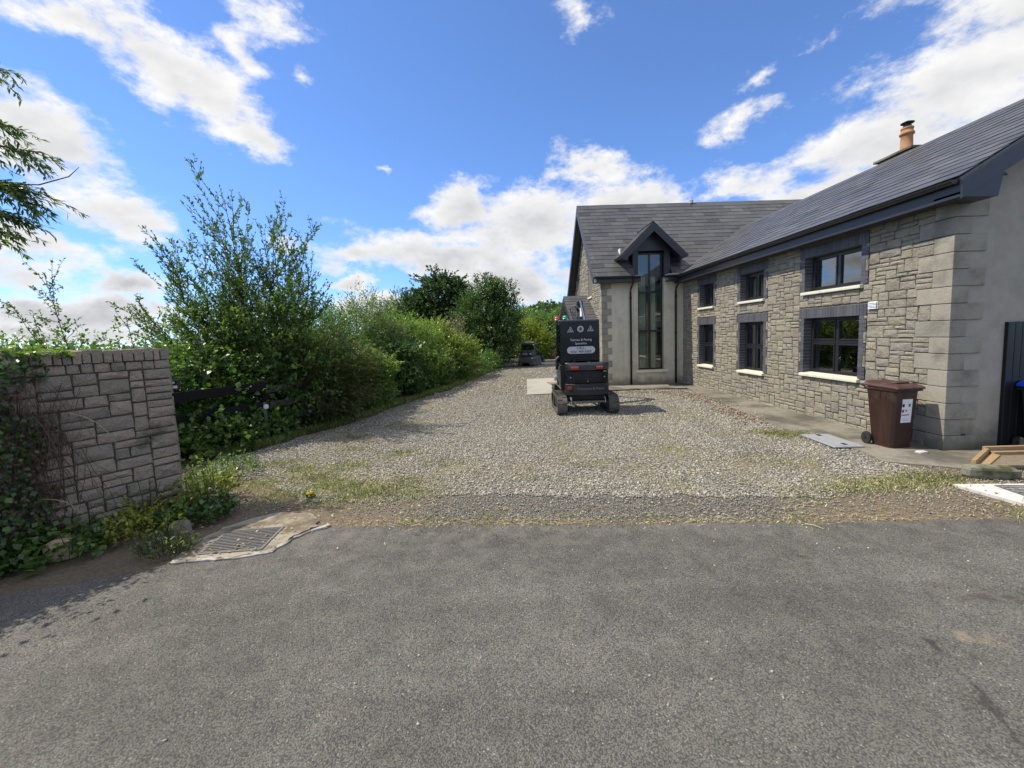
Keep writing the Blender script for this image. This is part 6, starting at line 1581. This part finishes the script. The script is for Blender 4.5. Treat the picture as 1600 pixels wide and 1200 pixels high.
# ------------------------------------------------------------------ tree leaning in from the left edge
org=(-9.3,5.3,0.); wt = empty('willow_tree',org,0,'willow branches with narrow leaves hanging in at the left edge','tree')
tk = MB(); tk.tube([(-9.3,5.3,-.1),(-9.2,5.35,2),(-8.9,5.4,4),(-8.5,5.45,6)],[.24,.2,.16,.1],10); tk.build('trunk',MT['bark'],wt,org)
rr = random.Random(77); st = MB(); data=[]
def bough(pts, rad, twigs, tl, dens=1.0):
    pts=[Vector(p) for p in pts]; n=len(pts)-1; st.tube(pts,[max(.003,rad*(1-i/n*.85)) for i in range(n+1)],5)
    for k in range(twigs):
        u=rr.uniform(.35,1); j=min(int(u*n),n-1); p=pts[j].lerp(pts[j+1],u*n-j); d=(pts[j+1]-pts[j]).normalized(); a=rr.uniform(0,6.28)
        dv=(d*.9+Vector((rr.uniform(-.3,.5),math.sin(a)*.7,math.cos(a)*.45-.18))).normalized(); L_=tl*rr.uniform(.45,1.15)
        q=[p]; dd=dv
        for i in range(4): dd=(dd+Vector((0,0,-.14))).normalized(); q.append(q[-1]+dd*L_/4)
        st.tube(q,[.004,.0035,.003,.002,.0015],4)
        m_=int(L_*42*dens)+3; t=RNG.uniform(.08,1,m_); A=np.array([tuple(v) for v in q]); i=np.minimum((t*4).astype(int),3); f=(t*4-i)[:,None]; P=A[i]*(1-f)+A[i+1]*f; ax=unit(A[i+1]-A[i])
        data.append((P,unit(ax*.8+rnd(m_)*.65+np.array([0,0,-.15])),unit(rnd(m_)*.7+np.array([0,0,.8])),.098*RNG.uniform(.6,1.2,m_),.024*RNG.uniform(.7,1.2,m_),np.clip(RNG.uniform(.1,1,m_),0,1)))
bough([(-8.6,5.4,5.3),(-7.6,5.5,5.65),(-6.7,5.5,5.75),(-6.0,5.5,5.50)],.03,26,.42)
bough([(-8.7,5.4,4.9),(-7.6,5.5,5.1),(-6.8,5.5,5.12),(-6.1,5.5,4.88)],.03,26,.42)
bough([(-8.8,5.4,4.5),(-7.6,5.5,4.75),(-6.6,5.5,4.72),(-5.75,5.5,4.55)],.03,32,.5)
bough([(-8.9,5.4,4.2),(-7.8,5.5,4.35),(-6.8,5.4,4.3),(-5.95,5.4,4.12)],.035,75,.62,1.1)
bough([(-8.9,5.4,3.9),(-7.8,5.3,4.05),(-6.9,5.3,3.98),(-6.1,5.3,3.78)],.035,75,.62,1.1)
bough([(-8.9,5.4,3.8),(-7.9,5.4,3.85),(-7.1,5.4,3.75),(-6.4,5.4,3.6)],.03,45,.5,1.1)
st.tube([(-6.4,5.4,4.16),(-5.75,5.45,4.14),(-5.42,5.5,4.25),(-5.28,5.5,4.36)],[.012,.008,.006,.003],5)
st.build('branches',MT['twig'],wt,org); put_leaves('foliage',cat(*data),LM['sallow'],wt,org)

# ------------------------------------------------------------------ loose gravel, grass, litter
def in_poly(P, poly):
    x,y = P[:,0],P[:,1]; c = np.zeros(len(P),bool); n = len(poly)
    for i in range(n):
        x1,y1 = poly[i]; x2,y2 = poly[(i+1)%n]
        k = ((y1>y)!=(y2>y)); xi = (x2-x1)*(y-y1)/(y2-y1+1e-12)+x1; c ^= k&(x<xi)
    return c
def vnoise(x, y, s, seed=0):
    r_ = np.random.default_rng(seed); out = np.zeros_like(x)
    for k in range(7):
        a = r_.uniform(0,6.28); f = s*r_.uniform(.6,1.9); out += np.sin((x*np.cos(a)+y*np.sin(a))*f+r_.uniform(0,6.28))
    return out/7
ICO = np.array([(0,.53,.85),(0,-.53,.85),(0,.53,-.85),(0,-.53,-.85),(.53,.85,0),(-.53,.85,0),(.53,-.85,0),(-.53,-.85,0),(.85,0,.53),(-.85,0,.53),(.85,0,-.53),(-.85,0,-.53)])
CUBE = np.array([(-1,-1,-1),(1,-1,-1),(1,1,-1),(-1,1,-1),(-1,-1,1),(1,-1,1),(1,1,1),(-1,1,1)])*.6
CF = np.array([(0,3,2,1),(4,5,6,7),(0,1,5,4),(1,2,6,5),(2,3,7,6),(3,0,4,7)])
def pebbles(name, XY, z, size, mt, label, tone=None):
    n = len(XY); s = size[:,None,None]*RNG.uniform(.75,1.25,(n,1,3))*np.array([1,.8,.62]); V = (CUBE[None]*(1+RNG.uniform(-.33,.33,(n,8,3))))*s
    th = RNG.uniform(0,6.28,n); tx = RNG.normal(0,.45,n); c,s_ = np.cos(tx)[:,None],np.sin(tx)[:,None]
    y,zz = V[:,:,1]*c-V[:,:,2]*s_, V[:,:,1]*s_+V[:,:,2]*c; c,s_ = np.cos(th)[:,None],np.sin(th)[:,None]
    X = np.stack([V[:,:,0]*c-y*s_, V[:,:,0]*s_+y*c, zz],-1); X[:,:,:2] += XY[:,None,:]; X[:,:,2] += (z+size*RNG.uniform(.0,.5,n))[:,None]
    Q = (CF[None]+8*np.arange(n)[:,None,None]).reshape(-1,4); t = np.repeat(RNG.uniform(0,1,n) if tone is None else tone,6)
    o = bpy.data.objects.new(name,fast_mesh(name,X.reshape(-1,3),Q,t,mt)); link(o); o['kind']='stuff'; o['label']=label; return o
MT['pebble'] = surf('gravel_stone',[(0,(.17,.16,.14)),(.3,(.275,.258,.22)),(.55,(.36,.338,.285)),(.75,(.31,.30,.275)),(.9,(.44,.40,.31)),(1,(.60,.58,.52))],.9,.2,(45,.2),tone='only')
GP = [tuple(p) for p in gpoly]
def scatter(n, x0,x1,y0,y1):
    return np.stack([RNG.uniform(x0,x1,n),RNG.uniform(y0,y1,n)],-1)
A_ = scatter(82000,-5.4,6.2,4.6,9.0); B_ = scatter(46000,-4.6,6.2,9.0,14.0); C_ = scatter(16000,-3.6,3.4,14,25)
XY = np.concatenate([A_,B_,C_]); k = in_poly(XY,GP)
bare = vnoise(XY[:,0],XY[:,1],1.1,4)+.6*vnoise(XY[:,0],XY[:,1],3.1,5)
edge = (XY[:,1]<6.4)|(XY[:,0]<-2.2)
k &= (bare < .36+RNG.normal(0,.12,len(XY)))|(~edge)
WEEDY = [(-2.9,6.2,.55),(-2.2,5.6,.55),(-1.7,5.3,.45),(-3.4,6.0,.5),(-1.2,5.6,.4),(-2.3,6.9,.4),(-.6,6.3,.35),(.3,6.2,.35),(-3.2,8.6,.4),(-2.5,9.6,.35),(5.1,7.55,.4),(4.8,4.95,.4),(5.4,5.1,.4),(3.6,5.9,.4),(4.2,5.0,.35),(2.9,6.8,.35),(1.9,6.1,.3)]
wd = np.zeros(len(XY))
for x_,y_,r_ in WEEDY: wd = np.maximum(wd,np.exp(-(((XY[:,0]-x_)/(r_*1.5))**2+((XY[:,1]-y_)/r_)**2)))
k &= RNG.uniform(0,1,len(XY)) > wd*.8
tw = vnoise(XY[:,0]*1.6+.25*np.sin(XY[:,1]*.3),XY[:,1]*.10,2.0,61)
k &= (RNG.uniform(0,1,len(XY)) > .65*(tw>.22)*(XY[:,1]>6.2))
XY = XY[k]
sz = np.where(XY[:,1]<9,RNG.uniform(.008,.0215,len(XY)),np.where(XY[:,1]<14,RNG.uniform(.011,.024,len(XY)),RNG.uniform(.02,.036,len(XY))))
pebbles('loose_gravel',XY,.008,sz,MT['pebble'],'grey crushed stone covering the drive')
# strays over the crossing, the verge and the edge of the road
S_ = scatter(20000,-3.5,7.0,3.95,5.5); d_ = S_[:,1]-(4.42-.07*(S_[:,0]+2)); k = (RNG.uniform(0,1,len(S_))<np.clip(.18+.9*(d_/.9),0.02,.9))&(d_>-.12)&~((S_[:,0]<-1.95)&(S_[:,1]<4.95))&~((S_[:,0]>5.45)&(S_[:,1]<4.75))
S_ = S_[k]; S2 = np.concatenate([S_,scatter(160,-2,5,2.0,4.0)*np.array([1,1]),scatter(260,4.6,7.2,4.9,6.0)])
pebbles('stray_stones',S2,.012,RNG.uniform(.004,.013,len(S2)),MT['pebble'],'stray chippings scattered over the dirt and the road edge')
# mulchy broken stone in front of the house, browner
M_ = np.stack([RNG.uniform(0,1,1300),RNG.normal(0,.20,1300)],-1); ep = np.array([(4.0,13.6),(5.6,13.3),(5.95,12.2),(5.75,10.2),(5.55,8.6)]); tt = M_[:,0]*4; ii = np.minimum(tt.astype(int),3); f = (tt-ii)[:,None]
MP = ep[ii]*(1-f)+ep[ii+1]*f; MP[:,0] += M_[:,1]-.18; MP[:,1] += RNG.normal(0,.15,len(MP))
MT['brown_chip'] = surf('brown_chip',[(0,(.15,.12,.095)),(.5,(.24,.19,.145)),(.8,(.34,.27,.19)),(1,(.45,.40,.33))],.9,.2,(45,.2),tone='only')
pebbles('brown_chippings',MP,.02,RNG.uniform(.015,.032,len(MP)),MT['brown_chip'],'rusty brown chippings along the edge of the concrete path')
# grass blades
def grass(name, XY, h, w, mt, label, lean=.5, tone=(0,1)):
    n = len(XY); P = np.concatenate([XY,np.full((n,1),.01)],1); a = RNG.uniform(0,6.28,n); D = unit(np.stack([np.cos(a)*lean*RNG.uniform(.2,1.6,n),np.sin(a)*lean*RNG.uniform(.2,1.6,n),np.ones(n)],-1))
    o = put_leaves(name,(P,D,rnd(n),h*RNG.uniform(.5,1.3,n),w*RNG.uniform(.7,1.3,n),RNG.uniform(*tone,n)),mt,None,(0,0,0)); o['kind']='stuff'; o['label']=label; return o
LM['grass'] = leaf_mat('grass_blade',[(0,(.05,.075,.02)),(.4,(.09,.12,.03)),(.7,(.16,.17,.055)),(1,(.28,.24,.11))],.3)
LM['straw'] = leaf_mat('straw',[(0,(.20,.14,.07)),(.5,(.34,.26,.14)),(1,(.46,.38,.23))],.15)
def clumps(cs, per, sd):
    out=[]
    for c in cs: out.append(np.array(c[:2])+RNG.normal(0,1,(int(per*c[2]),2))*sd*np.array([1,.7]))
    return np.concatenate(out)
# along the foot of the hedge
t = RNG.uniform(0,1,16000)**1.0; EL_ = np.array([(-5.2,7.4),(-4.75,8.6),(-4.1,10.0),(-3.6,12.2),(-2.9,14.4),(-2.3,16.2),(-1.55,20),(-.75,24.2)]); tt = t*7; ii = np.minimum(tt.astype(int),6); f = (tt-ii)[:,None]
G1 = EL_[ii]*(1-f)+EL_[ii+1]*f; G1[:,0] += -np.abs(RNG.normal(0,.30,len(G1)))+.18+.16*vnoise(G1[:,0],G1[:,1],3,9)
grass('verge_grass',G1,.16,.012,LM['grass'],'rough grass growing along the foot of the hedge')
cl = [(-2.9,6.1,1),(-3.3,6.5,.8),(-2.5,5.75,1.2),(-2.1,5.6,1),(-1.8,5.35,1.3),(-2.6,6.6,.8),(-1.5,5.7,.8),(-1.2,5.3,.6),(-3.6,5.9,.8),(-3.1,5.4,.9),(-2.3,5.2,.7),(-3.9,6.9,.8),(-1.9,7.2,.6),(-2.9,7.6,.6),(-1.1,6.6,.35),(-3.2,8.6,.6),(-2.6,9.6,.5),(5.25,7.5,1.1),(5.05,7.7,.8),(5.45,7.25,.7),(4.2,4.85,.5),(4.9,4.95,.8),(5.3,5.02,1.1),(5.6,5.05,1),(4.5,4.9,.5),(3.6,4.75,.3),(2.7,6.8,.25),(3.8,6.3,.3),(1.2,6.1,.2),(.4,5.6,.2),(2.1,5.3,.25),(4.1,5.9,.3),(1.4,4.27,.2),(-.9,4.42,.25),(-.3,4.4,.2),(.6,4.32,.15),(3.0,4.1,.2),(5.4,4.0,.5),(6.0,3.95,.5)]
grass('dry_tufts',clumps([(c[0]+.05,c[1]-.03,c[2]) for c in cl],420,.24),.045,.007,LM['straw'],'bleached dry grass mixed into the weed patches',1.1,(.0,.9))
grass('weed_grass',clumps(cl,330,.20),.055,.009,LM['grass'],'short weedy grass patches in the gravel',.9,(.0,.95))
# flat dead grass and straw on the crossing
def litter(name, XY, L_, W_, mt, label, z=.016):
    n = len(XY); P = np.concatenate([XY,np.full((n,1),z)+RNG.uniform(0,.012,(n,1))],1); a = RNG.normal(.1,.7,n)+np.where(RNG.uniform(0,1,n)<.5,math.pi,0)
    D = np.stack([np.cos(a),np.sin(a),RNG.normal(0,.10,n)],-1); o = put_leaves(name,(P,D,np.array([0,0,1.])+rnd(n)*.3,L_*RNG.uniform(.4,1.4,n),W_*RNG.uniform(.6,1.4,n),RNG.uniform(0,1,n)),mt,None,(0,0,0)); o['kind']='stuff'; o['label']=label; return o
x = RNG.uniform(-2.6,6.6,1700)
x = x[vnoise(x,x*0,2.2,41)+.5*vnoise(x,x*0,7,42)>RNG.normal(-.05,.25,len(x))]; re_ = np.array(ROAD_EDGE); ye = np.interp(x,re_[:,0],re_[:,1]); 
band = np.stack([x,ye+np.abs(RNG.normal(.02,.10,len(x)))+.03*vnoise(x,x*0,9,43)],-1)
pt = np.stack([RNG.uniform(-3.2,6.4,9000),RNG.uniform(4.2,6.4,9000)],-1); m_ = vnoise(pt[:,0],pt[:,1],1.6,13)+.5*vnoise(pt[:,0],pt[:,1],4.5,14); w_ = ((pt[:,0]<-.6)|(pt[:,0]>3.2)|(pt[:,1]>5.0))
pt = pt[(m_>.22)&w_&~((pt[:,0]<-2)&(pt[:,1]<4.95))]
ws = np.concatenate([np.array([x_,y_])+RNG.normal(0,1,(int(900*r_*r_)+120,2))*np.array([r_*1.1,r_*.6]) for x_,y_,r_ in WEEDY])
ws = ws[ws[:,1]>4.75]
litter('straw_litter',np.concatenate([band,pt,ws]),.07,.006,LM['straw'],'dry straw and dead grass on the dirt crossing')
lx = np.concatenate([np.stack([RNG.uniform(-2.9,6.4,260),RNG.uniform(4.1,5.0,260)],-1),np.stack([RNG.uniform(-3.5,-2.3,130),RNG.uniform(3.85,5.0,130)],-1)[:45],clumps([(5.2,7.55,1),(-2.62,3.98,.6),(-2.9,3.99,.4)],26,.12)])
lx = lx[lx[:,1]>np.interp(lx[:,0],re_[:,0],re_[:,1])+.01]
litter('dead_leaves',lx,.040,.022,LM['red'] if False else LM['dry'],'small dead leaves lying on the dirt and drain',.03)
# a few loose twigs on the road edge
rr = random.Random(3)
for i,(x,y,a,L_,lab) in enumerate(((3.02,3.98,-.9,.16,'pale dry stalk on the road edge straight below the brown bin'),(1.75,4.18,.5,.22,'bent brown twig at the road edge left of the pale stalk'),(2.55,3.42,-.45,.10,'thin brown twig lying alone on the open asphalt'))):
    q = MB(); d = Vector((math.cos(a),math.sin(a),0)); p = Vector((x,y,.028)); q.tube([p,p+d*L_*.5+Vector((.0,.01,.01)),p+d*L_],[.006,.005,.003],5,.7 if i==0 else .2); o = q.build('twig',LM['dry'],None,at=True); tag(o,lab,'twig')
dn = weed('dandelion',(-2.62,5.30),(.06,.05),.07,14,.04,.02,LM['bramble'],'single yellow dandelion flower beside the left drain','flower',seed=15)
MT['petal'] = surf('petal',[(0,(.60,.36,.02))],.7,.2)
MB().lathe([(.012,.06),(.05,.075),(.045,.085),(.005,.08)],(0,0,0),12).build('flower_head',MT['petal'],dn)
